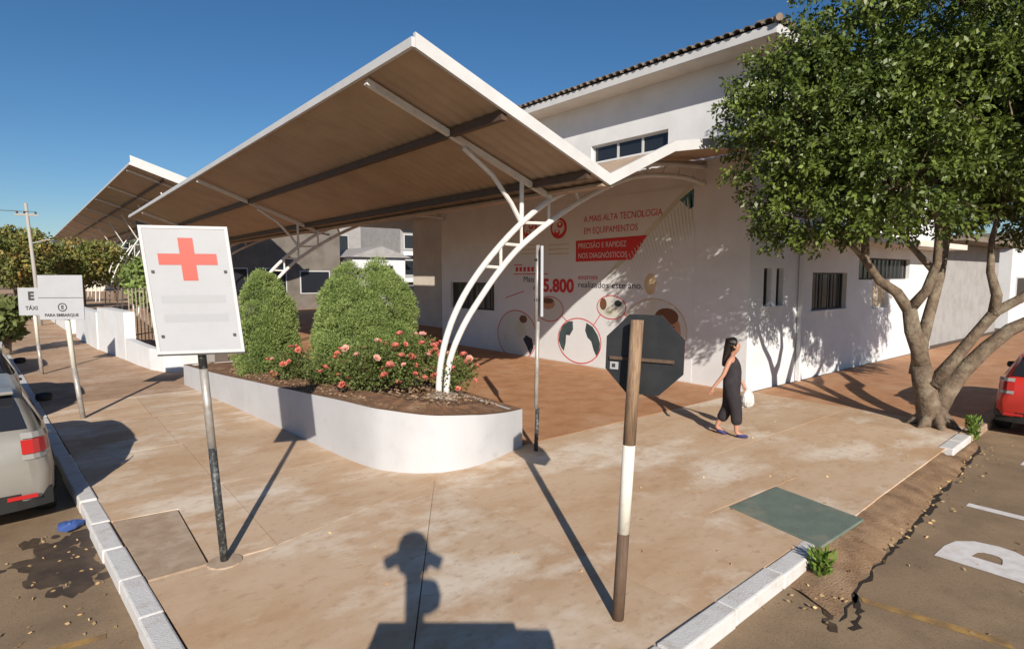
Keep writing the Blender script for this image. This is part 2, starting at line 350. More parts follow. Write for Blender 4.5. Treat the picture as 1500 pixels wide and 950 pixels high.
# worn dirt ramp between the pavement edge and the crack in the road
ed = [(5.2,yk(5.2)-.05),(5.75,yk(5.75)-.05)]+[(x_,yk(x_)+.05) for x_ in (6.05,6.7,7.5,8.3,9.2,10.1,10.88)]+[(10.9,yk(10.9)-.07),(12.3,yk(12.3)-.07)]
ck = [(5.0,1.93),(5.53,2.0),(6.1,2.05),(6.7,2.09),(7.4,2.13),(8.2,2.2),(9.02,2.28),(10.1,2.34),(10.7,2.40),(10.9,2.43),(11.9,2.53)]
d = MB()
N = 40; rows = 7
def lerp_path(P, t):
    f = t*(len(P)-1); k = min(int(f), len(P)-2); f -= k
    return tuple(P[k][i]*(1-f)+P[k+1][i]*f for i in range(2))
pts = []
for a in range(N+1):
    e, c = lerp_path(ed, a/N), lerp_path(ck, a/N)
    flat = e[0] < 6.0 or e[0] > 10.87
    for b in range(rows+1):
        f = b/rows; z0 = -.10 if flat else -.018
        if a/N < .1: z0 = -.132+(z0+.132)*a/N/.1
        z = z0*(1-f)+(-.126)*f + random.uniform(-.008,.012)*(0 if b in (0,) else 1) + .02*math.sin(f*math.pi)
        if b == rows: z = -.131
        pts.append((e[0]*(1-f)+c[0]*f, e[1]*(1-f)+c[1]*f + (random.uniform(-.05,.03) if b == rows else 0), z))
d.v = pts
for a in range(N):
    for b in range(rows):
        i = a*(rows+1)+b; d.f.append((i,i+1,i+rows+2,i+rows+1))
tag(d.build('dirt_ramp','dirt',smooth=True), 'worn brown dirt where the right kerb is missing', 'dirt', kind='structure')
def crack(path, wid, z=-.124, sub=7, jit=.028):
    m = MB(); P = []
    n = (len(path)-1)*sub
    for k in range(n+1):
        p = lerp_path(path, k/n); P.append((p[0]+random.uniform(-jit,jit), p[1]+random.uniform(-jit,jit)))
    L = []; 
    for k,p in enumerate(P):
        q = P[min(k+1,n)]; o = P[max(k-1,0)]; dx, dy = q[0]-o[0], q[1]-o[1]; s = math.hypot(dx,dy)+1e-6
        ww = wid*random.uniform(.3,1.3)*(.15 if k in (0,n) else 1); L.append((p, (-dy/s*ww, dx/s*ww)))
    for k in range(n):
        (p,a),(q,b) = L[k],L[k+1]
        m.quad((p[0]-a[0],p[1]-a[1],z),(p[0]+a[0],p[1]+a[1],z),(q[0]+b[0],q[1]+b[1],z),(q[0]-b[0],q[1]-b[1],z))
    return m
road_cracks = crack([(12.0,2.5),(10.28,2.34),(9.02,2.26),(8.3,2.18),(7.4,2.11),(6.9,2.08)], .035)
for extra in (crack([(6.9,2.08),(6.35,2.04),(5.53,1.96),(4.96,1.88)], .02), crack([(5.6,2.0),(5.2,1.82),(4.9,1.75)], .022), crack([(9.0,2.25),(8.6,2.3),(8.2,2.28)], .012)):
    i = len(road_cracks.v); road_cracks.v += extra.v; road_cracks.f += [tuple(i+k for k in f) for f in extra.f]
tag(road_cracks.build('road_crack','crack'), 'jagged dark crack along the edge of the right street', 'crack', kind='structure')
tag(crack([(4.75,1.85),(4.95,1.95),(5.3,2.1)], .03, z=-.123, sub=6).build('damp_dirt','wet'), 'dark damp dirt in the gutter', 'dirt', kind='structure')
m = MB()
for k in range(90):
    cx, cy = random.gauss(.06,.17), random.gauss(7.2,.36); rr = random.uniform(.03,.13)
    if cx > .36: continue
    q = [(cx+rr*random.uniform(.6,1.2)*math.cos(t*.571), cy+rr*1.4*random.uniform(.6,1.2)*math.sin(t*.571), -.1262+.00002*k) for t in range(11)]; m.poly(q)
tag(m.build('damp_stain','wet'), 'dark damp stain beside the left kerb', 'stain', kind='structure')
# painted lines and street name overlay
tag(MB().poly([(5.42,1.86,-.1258),(5.5,1.92,-.1258),(5.72,.95,-.1258),(5.62,.88,-.1258)]).build('yellow_marking','yellow_paint'), 'faded yellow line across the right street', 'road marking', kind='structure')
tag(MB().poly([(-1.6,5.62,-.1258),(.28,5.38,-.1258),(.29,5.46,-.1258),(-1.6,5.74,-.1258)]).build('yellow_marking','yellow_paint'), 'faded yellow line across the left street', 'road marking', kind='structure')
lt = thing('road_lettering', 'large white street name overlay laid on the right street', 'lettering', (6.85,.6,-.1255))  # map overlay text, added as flat white letters on the asphalt
for ch, px, sz, xs in (('R',0,1.62,1.0),('J',1.82,1.9,.55),('o',2.42,1.9,.8),('s',3.3,1.9,.75),('é',4.1,1.9,.75)):
    me = text_mesh(ch, sz, .035 if ch != 'R' else .055, depth=.0005, xs=xs); me.materials.append(M['overlay_white'])
    shared('letter', me, lt, (px, 0, 0))
# manhole plate
mh = MB(); mh.prism([(5.92,2.44),(6.98,2.44),(7.2,3.54),(6.15,3.56)], -.02, .012)
mo = tag(mh.build('access_cover','manhole', bevel=.005), 'grey green steel cover plate set in the pavement', 'access cover')
# fallen leaves
pts = []
for (n,x0,x1,fy,sp) in ((230,4.6,12,lambda x: 2.2+.03*(x-5),.13),(60,5,13,lambda x:1.6,.5)):
    for k in range(n):
        x = random.uniform(x0,x1); pts.append((x, fy(x)+random.gauss(0,sp), -.105 if sp < .3 else -.12))
for k in range(60): pts.append((random.uniform(-.4,.4), random.uniform(4.6,8), -.118))
for k in range(50): pts.append((random.uniform(1.5,12), random.uniform(2.8,6.4), .008))
c = np.array(pts); dd = np.stack([rng.normal(0,1,len(c)), rng.normal(0,1,len(c)), rng.uniform(-.15,.35,len(c))],1)
tag(npmesh('fallen_leaves', leaves(c, dd, .042, .6, .05), 4, 'litter'), 'small dry leaves scattered on road and pavement', 'leaves', kind='stuff')

# ---------------------------------------------------------------- planter
pf = [(2.72,16.2,.5),(2.91,14.07,.56),(3.15,11.48,.68),(3.3,9.68,.77),(3.41,8.26,.85),(3.53,7.48,.86),(3.68,7.17,.85),(3.84,6.95,.83),(4.07,6.77,.80),(4.31,6.67,.78),(4.6,6.63,.75),(4.88,6.65,.71),(5.4,6.8,.64),(5.87,6.99,.59)]
pb = [(5.87,8.5,.62),(5.8,11,.64),(5.6,14,.55),(5.2,16.2,.5)]
def dens(P, k=5):
    P = np.array(P); out = []
    for i in range(len(P)-1):
        p0,p1,p2,p3 = P[max(i-1,0)],P[i],P[i+1],P[min(i+2,len(P)-1)]
        for f in np.linspace(0,1,k,endpoint=False): out.append(tuple(.5*((2*p1)+(-p0+p2)*f+(2*p0-5*p1+4*p2-p3)*f*f+(-p0+3*p1-3*p2+p3)*f**3)))
    return out+[tuple(P[-1])]
pf = [tuple(float(q) for q in p) for p in dens(pf,4)]
outl = pf+pb; poly2 = [(p[0],p[1]) for p in outl]; tops = [p[2] for p in outl]
cxp, cyp = 4.5, 10.5
planter = thing('raised_planter', 'curved white raised flower bed in front of the entrance', 'planter', (4.5,10.5,0))
def P_(o): o.location = (-4.5,-10.5,0); return o
def off(poly, t):
    n = len(poly); out = []
    a = sum(poly[k][0]*poly[(k+1)%n][1]-poly[(k+1)%n][0]*poly[k][1] for k in range(n)); sg = 1 if a > 0 else -1
    for k in range(n):
        p, q, r_ = poly[k-1], poly[k], poly[(k+1)%n]
        d1 = Vector((q[0]-p[0],q[1]-p[1])).normalized(); d2 = Vector((r_[0]-q[0],r_[1]-q[1])).normalized()
        nn = Vector((-(d1.y+d2.y), d1.x+d2.x)); nn.normalize(); cs = max(.5, nn.dot(Vector((-d1.y,d1.x))))
        out.append((q[0]+sg*nn.x*t/cs, q[1]+sg*nn.y*t/cs))
    return out
inn = off(poly2, .13); n = len(poly2)
pw = MB(); cp = MB()
for k in range(n):
    j = (k+1)%n; A,B,a,b = poly2[k],poly2[j],inn[k],inn[j]; zA,zB = tops[k],tops[j]
    pw.quad((*a,zA-.3),(*b,zB-.3),(*b,zB),(*a,zA))
    cp.quad((*A,zA+.001),(*B,zB+.001),(*b,zB+.001),(*a,zA+.001))
P_(pw.build('inner_wall','planter_wall',planter)); fw = MB(); nf_ = len(pf)
for k in range(n): fw.v += [(*poly2[k],-.02),(*poly2[k],tops[k])]
for k in range(nf_-1): fw.f.append((2*k,2*k+2,2*k+3,2*k+1))
P_(fw.build('wall','planter_wall',planter,smooth=True)); bw_ = MB()
for k in range(nf_-1,n):
    j = (k+1)%n; A,B = poly2[k],poly2[j]; bw_.quad((*A,-.02),(*B,-.02),(*B,tops[j]),(*A,tops[k]))
P_(bw_.build('wall','planter_wall',planter)); P_(cp.build('rim','soil',planter))
sm = MB(); cs = [(p[0],p[1],t-.035) for p,t in zip(inn,tops)]
core = off(poly2, .55); cs2 = [(p[0],p[1],t+.03+random.uniform(-.02,.03)) for p,t in zip(core,tops)]
for k in range(n):
    j = (k+1)%n; sm.quad(cs[k],cs[j],cs2[j],cs2[k])
sm.poly([(p[0],p[1],p[2]) for p in cs2]); P_(sm.build('soil','soil',planter))
pt = []
for k in range(3800):
    x, y_ = random.uniform(3.2,5.8), random.uniform(6.8,14.5)
    if y_ < 7.1+.5*abs(x-4.4)**2*.35: continue
    if x < 3.62-(y_-7.5)*.09 or x > 5.75: continue
    zt = np.interp(y_, [6.6,8.2,9.7,11.5,14], [.80,.83,.76,.69,.57])
    if x > 4.9: zt = min(zt, .8-.12*(x-4.9)*2)
    pt.append((x,y_,zt+random.uniform(.005,.04)))
c = np.array(pt); o = npmesh('mulch', leaves(c, np.stack([rng.normal(0,1,len(c)),rng.normal(0,1,len(c)),rng.normal(0,.15,len(c))],1), .06, .45, .05), 4, 'mulch', planter); P_(o); o['kind']='stuff'

def sphere_pts(n, shell=.75):
    v = rng.normal(0,1,(n,3)); v /= np.linalg.norm(v,axis=1,keepdims=True)
    return v, rng.uniform(shell,1.0,n)**.8
def bush(label, c, rx, ry, h, nsp, seed):
    t = thing('conifer_bush', label, 'bush', c)
    # soft puffs of fine sprays spread over an egg-shaped body
    npf = int(nsp/15); ph = rng.uniform(0,2*math.pi,npf); zz = rng.beta(1.1,1.15,npf)
    prof = np.interp(zz, [0,.12,.3,.5,.7,.85,.95,1], [.70,.92,1,.97,.84,.62,.38,.14])
    rad = prof*rng.uniform(.80,1.0,npf)*(1+.05*np.sin(3*ph+seed)); tipz = 1+.07*np.sin(2*ph+seed)
    PC = np.stack([np.cos(ph)*rad*(rx-.12), np.sin(ph)*rad*(ry-.12), .06+zz*(h-.16)*tipz],1)
    PN = np.stack([np.cos(ph), np.sin(ph), .25+1.1*zz],1); PN /= np.linalg.norm(PN,axis=1,keepdims=True)
    k = 240; pr = rng.uniform(.15,.25,npf)
    v = rng.normal(0,1,(npf*k,3)); v /= np.linalg.norm(v,axis=1,keepdims=True); NN = np.repeat(PN,k,0)
    v = v*.85+NN*.6; v /= np.linalg.norm(v,axis=1,keepdims=True)
    rr = np.repeat(pr,k)*rng.uniform(.35,1.0,npf*k)**.5
    Cn = np.repeat(PC,k,0)+v*rr[:,None]; D = v+np.array([0,0,.5])
    npmesh('foliage', leaves(Cn, D, .055, .26, .45), 4, 'bush', t)
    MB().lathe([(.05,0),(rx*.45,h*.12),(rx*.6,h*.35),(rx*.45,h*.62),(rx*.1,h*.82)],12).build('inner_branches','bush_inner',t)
    return t
bush('smaller rounded green conifer bush beside the red cross sign', (3.74,12.9,.56), .66, .58, 2.05, 3400, .4)
bush('large rounded green conifer bush in the middle of the planter', (4.86,10.45,.66), 1.05, .82, 2.2, 6800, 2.1)
# roses
rm = MB()
for k, (rr, zz, nn) in enumerate(((.018,.03,3),(.034,.022,5),(.05,.006,6))):
    for j in range(nn):
        a = 6.283*j/nn+k*.5; b = a+6.283/nn*.9
        rm.v += [(rr*.25*math.cos(a),rr*.25*math.sin(a),-.01),(rr*math.cos(a-.25),rr*math.sin(a-.25),zz-.004),(rr*1.12*math.cos((a+b)/2),rr*1.12*math.sin((a+b)/2),zz+.006),(rr*math.cos(b+.1),rr*math.sin(b+.1),zz)]
        i = len(rm.v); rm.f.append((i-4,i-3,i-2,i-1))
rose_me = rm.mesh('flower','petal'); rose_me2 = rm.mesh('flower','petal_pale')
def rose(label, c, rx, ry, h, nl, nf):
    t = thing('rose_bush', label, 'rose bush', c, group='rose bushes in the planter')
    v, rr = sphere_pts(nl, .25); C_ = v*rr[:,None]*np.array([rx,ry,h*.5])+np.array([0,0,h*.52]); C_ += rng.normal(0,.03,C_.shape)
    npmesh('foliage', leaves(C_, v+np.array([0,0,.3]), .055, .6, .7), 4, 'rose_leaf', t)
    st = MB()
    for k in range(9):
        a = random.uniform(0,6.283); q = random.uniform(.4,.9); st.tube([(0,0,-.05),(rx*q*.4*math.cos(a),ry*q*.4*math.sin(a),h*.4),(rx*q*math.cos(a),ry*q*math.sin(a),h*random.uniform(.6,1.0))],[.012,.009,.005],5)
    st.build('stems','stem',t)
    for k in range(nf):
        a = random.uniform(0,6.283); zz = random.uniform(.1,1.0); q = math.sqrt(max(0,1-(2*zz-1)**2))*random.uniform(.9,1.08)
        shared('flower', rose_me if random.random() < .7 else rose_me2, t, (rx*q*math.cos(a),ry*q*math.sin(a),h*(.06+.98*zz)), (random.uniform(-.9,.2)*1, random.uniform(-.9,.3), random.uniform(0,6)), [random.uniform(.8,1.45)]*3)
    return t
rose('rose bush at the front of the planter below the large conifer bush', (4.15,8.75,.80), .72,.55,.80, 2600, 30)
rose('rose bush with many pink flowers just left of the white arch foot', (4.85,8.75,.78), .66,.55,.92, 2500, 36)
rose('rose bush at the right tip of the planter beyond the arch foot', (5.45,8.35,.70), .42,.45,.66, 1500, 16)
rose('low rose bush below the smaller conifer bush', (3.75,11.25,.66), .5,.5,.66, 1600, 14)
rose('rose bush half hidden between the two conifer bushes', (3.95,10.0,.72), .5,.5,.6, 1500, 6)
rose('single taller rose sprig leaning past the right end of the planter', (5.72,9.6,.62), .22,.25,.95, 420, 6)

# ---------------------------------------------------------------- canopies
def profile_z(P, x):
    return float(np.interp(x, [p[0] for p in P], [p[1] for p in P]))
def canopy(label, origin, rz, P, Y0, Y1, arches, chordL, chordR, raf, purl, foot_z, step=.14, nodes=None, branch=None, fT=.19):
    t = thing('entrance_canopy', label, 'canopy', origin, rz)
    xs = [p[0] for p in P]
    # corrugated sheets, one for each wing
    for (a, b, nm) in ((0,1,'roof_sheet'),(1,len(P)-1,'roof_sheet')):
        m = MB(); ny = int((Y1-Y0)/step); seg = P[a:b+1]; k = len(seg)
        for j in range(ny+1):
            yy = Y0+(Y1-Y0)*j/ny; dz = .012 if j%2 else -.012
            for (x_,z_) in seg: m.v.append((x_,yy,z_+.05+dz))
        for j in range(ny):
            for i in range(k-1):
                q = j*k+i; m.f.append((q,q+1,q+k+1,q+k))
        m.build(nm,'canopy_metal',t)
    T = fT
    def fasc(y0, y1, pts, nm='fascia'):
        m = MB()
        for i in range(len(pts)-1):
            (x0,z0),(x1,z1) = pts[i],pts[i+1]
            m.prism([(x0,y0),(x1,y0),(x1,y1),(x0,y1)], [z0-.0,z1-.0,z1-.0,z0-.0], [z0+T,z1+T,z1+T,z0+T])
        m.build(nm,'fascia',t)
    for (y0,y1) in ((Y0-.06,Y0-.003),(Y1+.003,Y1+.06)):
        fasc(y0,y1,P[:2]); fasc(y0,y1,P[1:])
    x0, z0 = P[0]; MB().box(x0-.06,x0-.003,Y0-.06,Y1+.06,z0-.0,z0+.12).build('edge_trim','fascia',t)
    for x_ in purl:
        z_ = profile_z(P,x_); MB().box(x_-.05,x_+.05,Y0+.02,Y1-.02,z_-.09,z_+.028).build('purlin','purlin',t)
    MB().box(P[1][0]-.13,P[1][0]+.13,Y0+.01,Y1-.01,P[1][1]-.015,P[1][1]+.03).build('gutter','canopy_metal',t)
    for ya in arches:
        m = MB(); m.bar((P[0][0]+.02,ya,P[0][1]-.055),(P[1][0],ya,P[1][1]-.055),.09,.09); m.build('rafter','white_metal',t)
        for i in range(1,len(P)-1):
            MB().bar((P[i][0]+.01,ya,P[i][1]-.06),(P[i+1][0],ya,P[i+1][1]-.06),.07,.07).build('rafter','galv',t)
        A = MB()
        def sm_(C):
            C = np.array(C); tt = np.linspace(0,len(C)-1,(len(C)-1)*4+1); out=[]
            for q in tt:
                k = min(int(q),len(C)-2); f = q-k; p0,p1,p2,p3 = C[max(k-1,0)],C[k],C[k+1],C[min(k+2,len(C)-1)]
                out.append(.5*((2*p1)+(-p0+p2)*f+(2*p0-5*p1+4*p2-p3)*f*f+(-p0+3*p1-3*p2+p3)*f**3))
            return [(p[0],ya,p[1]) for p in out]
        L, Rr = sm_(chordL), sm_(chordR)
        A.tube(L,.054,10); A.tube(Rr,.054,10)
        ar = A.build('arch_truss','white_metal',t,smooth=True)
        for (p,q) in nodes: MB().tube([(p[0],ya,p[1]),(q[0],ya,q[1])],.029,6).build('web_bar','white_metal',ar)
        for br in branch: MB().tube([(p[0],ya,p[1]) for p in br],.042,8).build('prop','white_metal',ar)
        MB().box(chordL[0][0]-.14,chordR[0][0]+.14,ya-.14,ya+.14,foot_z-.12,foot_z+.015).build('base_plate','galv',ar)
    return t
prof1 = [(3.88,5.55),(7.56,4.19),(9.33,4.97),(10.4,5.17),(12.57,5.42)]
cL = [(5.07,.72),(5.12,1.25),(5.28,1.78),(5.52,2.24),(5.84,2.67),(6.28,3.13),(6.85,3.62),(7.52,4.07),(8.4,4.62),(9.4,5.02),(10.4,5.22),(11.3,5.32),(12.56,5.26)]
cR = [(5.22,.72),(5.30,1.28),(5.58,1.84),(6.0,2.38),(6.38,2.80),(6.85,3.22),(7.59,3.71),(8.31,4.11),(9.11,4.47),(9.97,4.76),(10.91,4.89),(11.8,4.93),(12.56,4.86)]
cL = [(a, min(b, profile_z(prof1,a)-.10)) for a,b in cL]
nodes1 = [((6.0,2.84),(6.40,2.82)),((6.38,2.82),(6.38,3.22)),((6.40,3.24),(6.86,3.22)),((6.85,3.22),(6.85,3.62)),((6.86,3.63),(7.5,3.65)),((7.52,3.66),(7.52,4.05)),
          ((8.3,4.11),(8.2,4.35)),((9.11,4.47),(9.0,4.72)),((9.6,4.64),(9.8,5.0)),((10.3,4.81),(10.45,5.06)),((10.9,4.89),(11.05,5.14)),((11.5,4.92),(11.6,5.18)),((12.1,4.9),(12.1,5.2)),
          ((5.62,2.38),(5.95,2.32)),((5.3,1.82),(5.56,1.80))]
nodes1 = nodes1[:13]
br1 = [[(6.85,3.62),(6.62,3.95),(6.2,4.40),(5.6,4.78)],[(6.85,3.62),(6.86,4.38)]]
rel = lambda L, ox: [(a-ox,b) for a,b in L]
OX, OY = 5.14, 8.19
canopy('long brown butterfly canopy with white fascia over the entrance', (OX,OY,0), 0, rel(prof1,OX), 6.78-OY, 35.4-OY, [0,19.75-OY,31.3-OY],
       rel(cL,OX), rel(cR,OX), None, [5.36-OX,7.12-OX], .72, nodes=[tuple((a-OX,b) for a,b in nn) for nn in nodes1], branch=[rel(b,OX) for b in br1])
k2 = 1.55
def sc(L): return [((a-5.14)*1.0, b*k2) for a,b in L]
p2 = [(-1.0,8.42),(3.9,6.75),(6.6,7.5)]
cL2 = [(0.0,.0),(.1,1.5),(.45,3.0),(.9,4.2),(1.6,5.4),(2.5,6.5),(3.6,7.2)]; cR2 = [(.3,.0),(.42,1.4),(.8,2.8),(1.3,3.9),(2.0,5.0),(2.9,6.0),(4.0,6.9)]
nd2 = [((.2,2.2),(.7,2.2)),((.8,2.8),(.5,3.2)),((.8,3.95),(1.3,3.9)),((1.3,3.9),(1.35,5.0)),((1.35,5.05),(2.0,5.0)),((2.0,5.0),(2.1,6.1))]
cL2 = [(a, min(b, profile_z(p2,a)-.12)) for a,b in cL2]; cR2 = [(a, min(b, profile_z(p2,a)-.3)) for a,b in cR2]
canopy('tall brown canopy farther along the left street', (5.18,37.3,0), .020, p2, -.3, 84., [1.2+8.0*i for i in range(11)], cL2, cR2, None, [.6,3.0], 0.0, step=.4, nodes=nd2, branch=[[(1.6,5.4),(.6,7.3)]], fT=.5)

# ---------------------------------------------------------------- hospital building
B = thing('hospital_building', 'white two storey building with tiled roof behind the canopy', 'building', (12.6,7,0))
def Bp(o): o.location = (-12.6,-7,0); return o
W = 12.6
m = MB(); wall(m,'x',W,7.0,20.0,-.05,7.6,[(16.56,19.37,1.42,2.41),(9.30,11.95,5.88,6.36)],.3); Bp(m.build('front_wall','white_wall',B))
m = MB(); wall(m,'y',7.0,W+.30,25.4,-.05,7.6,[(13.25,13.62,1.95,2.85),(13.85,14.2,1.95,2.85),(15.76,17.9,1.75,2.75),(19.8,21.1,1.66,2.42),(18.7,22.9,2.55,3.2)],.3); Bp(m.build('side_wall','white_wall',B))
Bp(MB().box(W+.31,25.4,19.7,20.0,-.05,7.6).build('rear_wall','cream_wall',B))
Bp(MB().box(16.0,16.3,20.01,28.3,-.05,6.5).build('recessed_wall','cream_wall',B))
Bp(MB().box(W+.31,24,20.02,34,5.6,5.85).build('recess_shade_slab','cream_wall',B))  # unseen slab added to keep the sun off the recessed wall
Bp(MB().box(W-.012,W-.001,16.42,20.0,-.03,4.9).build('cream_panel','cream_wall',B)) if False else None
def window(u0,u1,z0,z1,axis,p,panes,frame,glass='dark_glass',bars=0,curt=False,sill=True):
    pt = (lambda a,b,c,d,e,f: (p+e,p+f,a,b,c,d)) if axis=='x' else (lambda a,b,c,d,e,f: (a,b,p+e,p+f,c,d))
    f = .045; mm = MB()
    for q in ((u0,u1,z0,z0+f),(u0,u1,z1-f,z1),(u0,u0+f,z0+f,z1-f),(u1-f,u1,z0+f,z1-f)): mm.box(*pt(*q,.12,.18))
    wdw = Bp(mm.build('window',frame,B))
    for k in range(panes):
        a = u0+f+(u1-u0-2*f)*k/panes; b = u0+f+(u1-u0-2*f)*(k+1)/panes
        MB().box(*pt(a+.004,b-.004,z0+f,z1-f,.145,.155)).build('pane','curtain' if curt else glass,wdw)
        if k: MB().box(*pt(a-.035,a+.035,z0+f,z1-f,.125,.175)).build('mullion',frame,wdw)
    for k in range(bars):
        a = u0+(u1-u0)*(k+.5)/bars; MB().box(*pt(a-.012,a+.012,z0+.01,z1-.01,.06,.08)).build('bar',frame,wdw)
    if sill: MB().box(*pt(u0-.06,u1+.06,z0-.05,z0-.002,-.05,.11)).build('sill','white_wall',wdw)
    return wdw
window(16.56,19.37,1.42,2.41,'x',W,4,'frame_dark',bars=8,sill=False)
window(9.30,11.95,5.88,6.36,'x',W,3,'frame_white')
window(13.25,13.62,1.95,2.85,'y',7.0,1,'frame_dark'); window(13.85,14.2,1.95,2.85,'y',7.0,1,'frame_dark')
window(15.76,17.9,1.75,2.75,'y',7.0,3,'frame_dark',bars=3)
window(19.8,21.1,1.66,2.42,'y',7.0,2,'frame_white',curt=True,sill=False); window(18.7,22.9,2.55,3.2,'y',7.0,3,'frame_dark',bars=12,sill=False)
Bp(MB().box(15.2,25.4,6.05,6.98,3.55,3.72).build('awning_slab','cream_wall',B)); Bp(MB().box(25.45,36,7.3,7.6,-.05,3.9).build('grey_wing_wall','grey_wall',B))
Bp(MB().box(14.95,15.05,6.88,6.98,0,3.6).build('downpipe','white_wall',B))
Bp(MB().box(25.5,36,6.1,7.9,3.91,4.1).build('wing_roof','tile',B))
# eaves and tiled roof
ez = 7.56
Bp(MB().box(11.85,W-.002,6.2,20.3,ez,ez+.06).build('soffit','soffit',B)); Bp(MB().box(W-.001,25.8,6.2,6.998,ez,ez+.06).build('soffit','soffit',B))
Bp(MB().box(11.81,11.848,6.16,20.3,ez-.02,ez+.17).build('fascia_board','fascia',B)); Bp(MB().box(11.849,25.8,6.16,6.198,ez-.02,ez+.17).build('fascia_board','fascia',B))
rf = MB(); sl_ = .22
rf.v = [(11.83,6.18,ez+.18),(25.8,6.18,ez+.18),(25.8,20.3,ez+.18),(11.83,20.3,ez+.18),(18.5,13.2,ez+.18+6.67*sl_),(18.6,13.2,ez+.18+6.67*sl_)]
rf.f = [(0,1,5,4),(1,2,5),(2,3,4,5),(3,0,4),(0,3,2,1)]
roof = Bp(rf.build('roof','tile',B))
tm = MB(); n_ = 7; Lt = .55
for s_ in (0,1):
    for k in range(n_+1):
        a = math.pi*k/n_; tm.v.append((s_*Lt, -math.cos(a)*.105, math.sin(a)*.085+(0 if s_==0 else -.004)))
for k in range(n_): tm.f.append((k,k+n_+1,k+n_+2,k+1))
for s_ in (0,1):
    b0 = len(tm.v)
    for k in range(n_+1):
        a = math.pi*k/n_; tm.v.append((s_*Lt, -math.cos(a)*.085, math.sin(a)*.066))
    
for k in range(n_): tm.f.append((k+2*(n_+1), k+1+2*(n_+1), k+1+3*(n_+1), k+3*(n_+1)))
for k in range(n_): tm.f.append((k, k+1, k+1+2*(n_+1), k+2*(n_+1)))
tile_me = tm.mesh('roof_tile','tile')
ang = math.atan(sl_)
for row in range(2):
    for k in range(60):
        yy = 6.3+.232*k
        if yy > 20.2 or yy < 6.3+row*.45: continue
        shared('roof_tile', tile_me, roof, (11.74+row*.5+random.uniform(-.012,.012), yy, ez+.185+row*.5*sl_+.012*row+random.uniform(0,.012)), (0,-ang,random.uniform(-.02,.02)))
for k in range(24):
    shared('roof_tile', tile_me, roof, (11.95+.232*k, 6.08, ez+.185), (0,-ang,math.pi/2))
hip = MB(); hip.tube([(11.72,6.06,ez+.22),(15.2,9.6,ez+.26+3.4*sl_)],.075,8); hip.build('hip_ridge','tile',roof)

# printed mural on the front wall
MX = W-.006
mur = thing('wall_mural', 'large printed health mural with red banner and circles on front wall', 'mural', (MX,16.4,0))
def pan(pts, m_, name, d=.003):
    """flat print, points given as (Y,z), laid d proud of the wall"""
    mm = MB(); mm.poly([(-d, p[0]-16.4, p[1]) for p in pts]); return mm.build(name, m_, mur)
MB().box(-.002,.004,8.45-16.4,16.4-16.4,.02,4.86).build('printed_sheet','mural',mur)
def ell(cy,cz,ry,rz,n=40,a0=0,a1=2*math.pi): return [(cy+ry*math.cos(a0+(a1-a0)*k/n), cz+rz*math.sin(a0+(a1-a0)*k/n)) for k in range(n)]
def ringp(cy,cz,ry,rz,m_,w_=.03,d=.009,n=56):
    mm = MB()
    for k in range(n):
        a,b = 2*math.pi*k/n, 2*math.pi*(k+1)/n
        q = lambda t,s: (-d, cy-16.4+(ry+s*w_)*math.cos(t), cz+(rz+s*w_)*math.sin(t))
        mm.quad(q(a,0),q(b,0),q(b,1),q(a,1))
    mm.build('circle_outline',m_,mur)
def seg(p,q,m_,w_=.03,d=.010):
    v = Vector((q[0]-p[0],q[1]-p[1])); nn = Vector((-v.y,v.x)).normalized()*w_/2
    pan([(p[0]+nn.x,p[1]+nn.y),(q[0]+nn.x,q[1]+nn.y),(q[0]-nn.x,q[1]-nn.y),(p[0]-nn.x,p[1]-nn.y)],m_,'connecting_line',d)
def txt(body,Y,z,size,m_,xs=1.0,bold=.004,d=.008):
    me = text_mesh(body,size,bold,depth=.0008,xs=xs); me.materials.append(M[m_])
    o = bpy.data.objects.new('lettering', me); col.objects.link(o); o.parent = mur
    o.matrix_local = Matrix(((0,0,-1,-d),(-1,0,0,Y-16.4),(0,1,0,z),(0,0,0,1)))
txt('A MAIS ALTA TECNOLOGIA',12.20,4.22,.26,'print_red',.86,0.0); txt('EM EQUIPAMENTOS',12.2,3.88,.26,'print_red',.86,0.0)
pan([(12.52,3.08),(10.40,3.10),(9.88,3.74),(12.52,3.70)],'print_red','banner',.005)
txt('PRECISÃO E RAPIDEZ',12.42,3.47,.22,'mural',.88,0.0); txt('NOS DIAGNÓSTICOS',12.42,3.18,.22,'mural',.88,0.0)
txt('Mais',14.95,2.46,.27,'print_dark',1.15,0.0); txt('de',14.45,2.2,.27,'print_dark',1.15,0.0)
txt('5.800',13.98,2.17,.56,'print_red',1.12,.02); txt('exames',12.42,2.56,.22,'print_red',1.2,0.0); txt('realizados este ano.',12.42,2.32,.25,'print_dark',1.22,0.0)
for (cy,cz) in ((14.62,4.16),(13.27,4.12)):
    pan(ell(cy,cz,.36,.32),'print_red','emblem',.005); pan(ell(cy+.02,cz+.02,.27,.23),'mural','emblem',.006)
    pan(ell(cy+.07,cz-.12,.13,.10),'print_red','emblem',.007); pan(ell(cy-.06,cz+.1,.13,.10),'print_red','emblem',.007)
    pan(ell(cy+.07,cz-.085,.07,.05),'mural','emblem',.008); pan(ell(cy-.05,cz+.125,.06,.05),'mural','emblem',.008)
    for k in range(3): seg((cy+.45,cz-.5-.14*k),(cy-.45,cz-.5-.14*k),'print_tan',.03,.005)
for q in (((15.45,2.72),(13.75,2.72)),((15.45,3.02),(15.0,3.02))): seg(*q,'print_red',.03,.005)
for k in range(7): pan([(15.35-.2*k,2.80),(15.22-.2*k,2.80),(15.22-.2*k,2.95),(15.35-.2*k,2.95)],'print_red','emblem',.005)
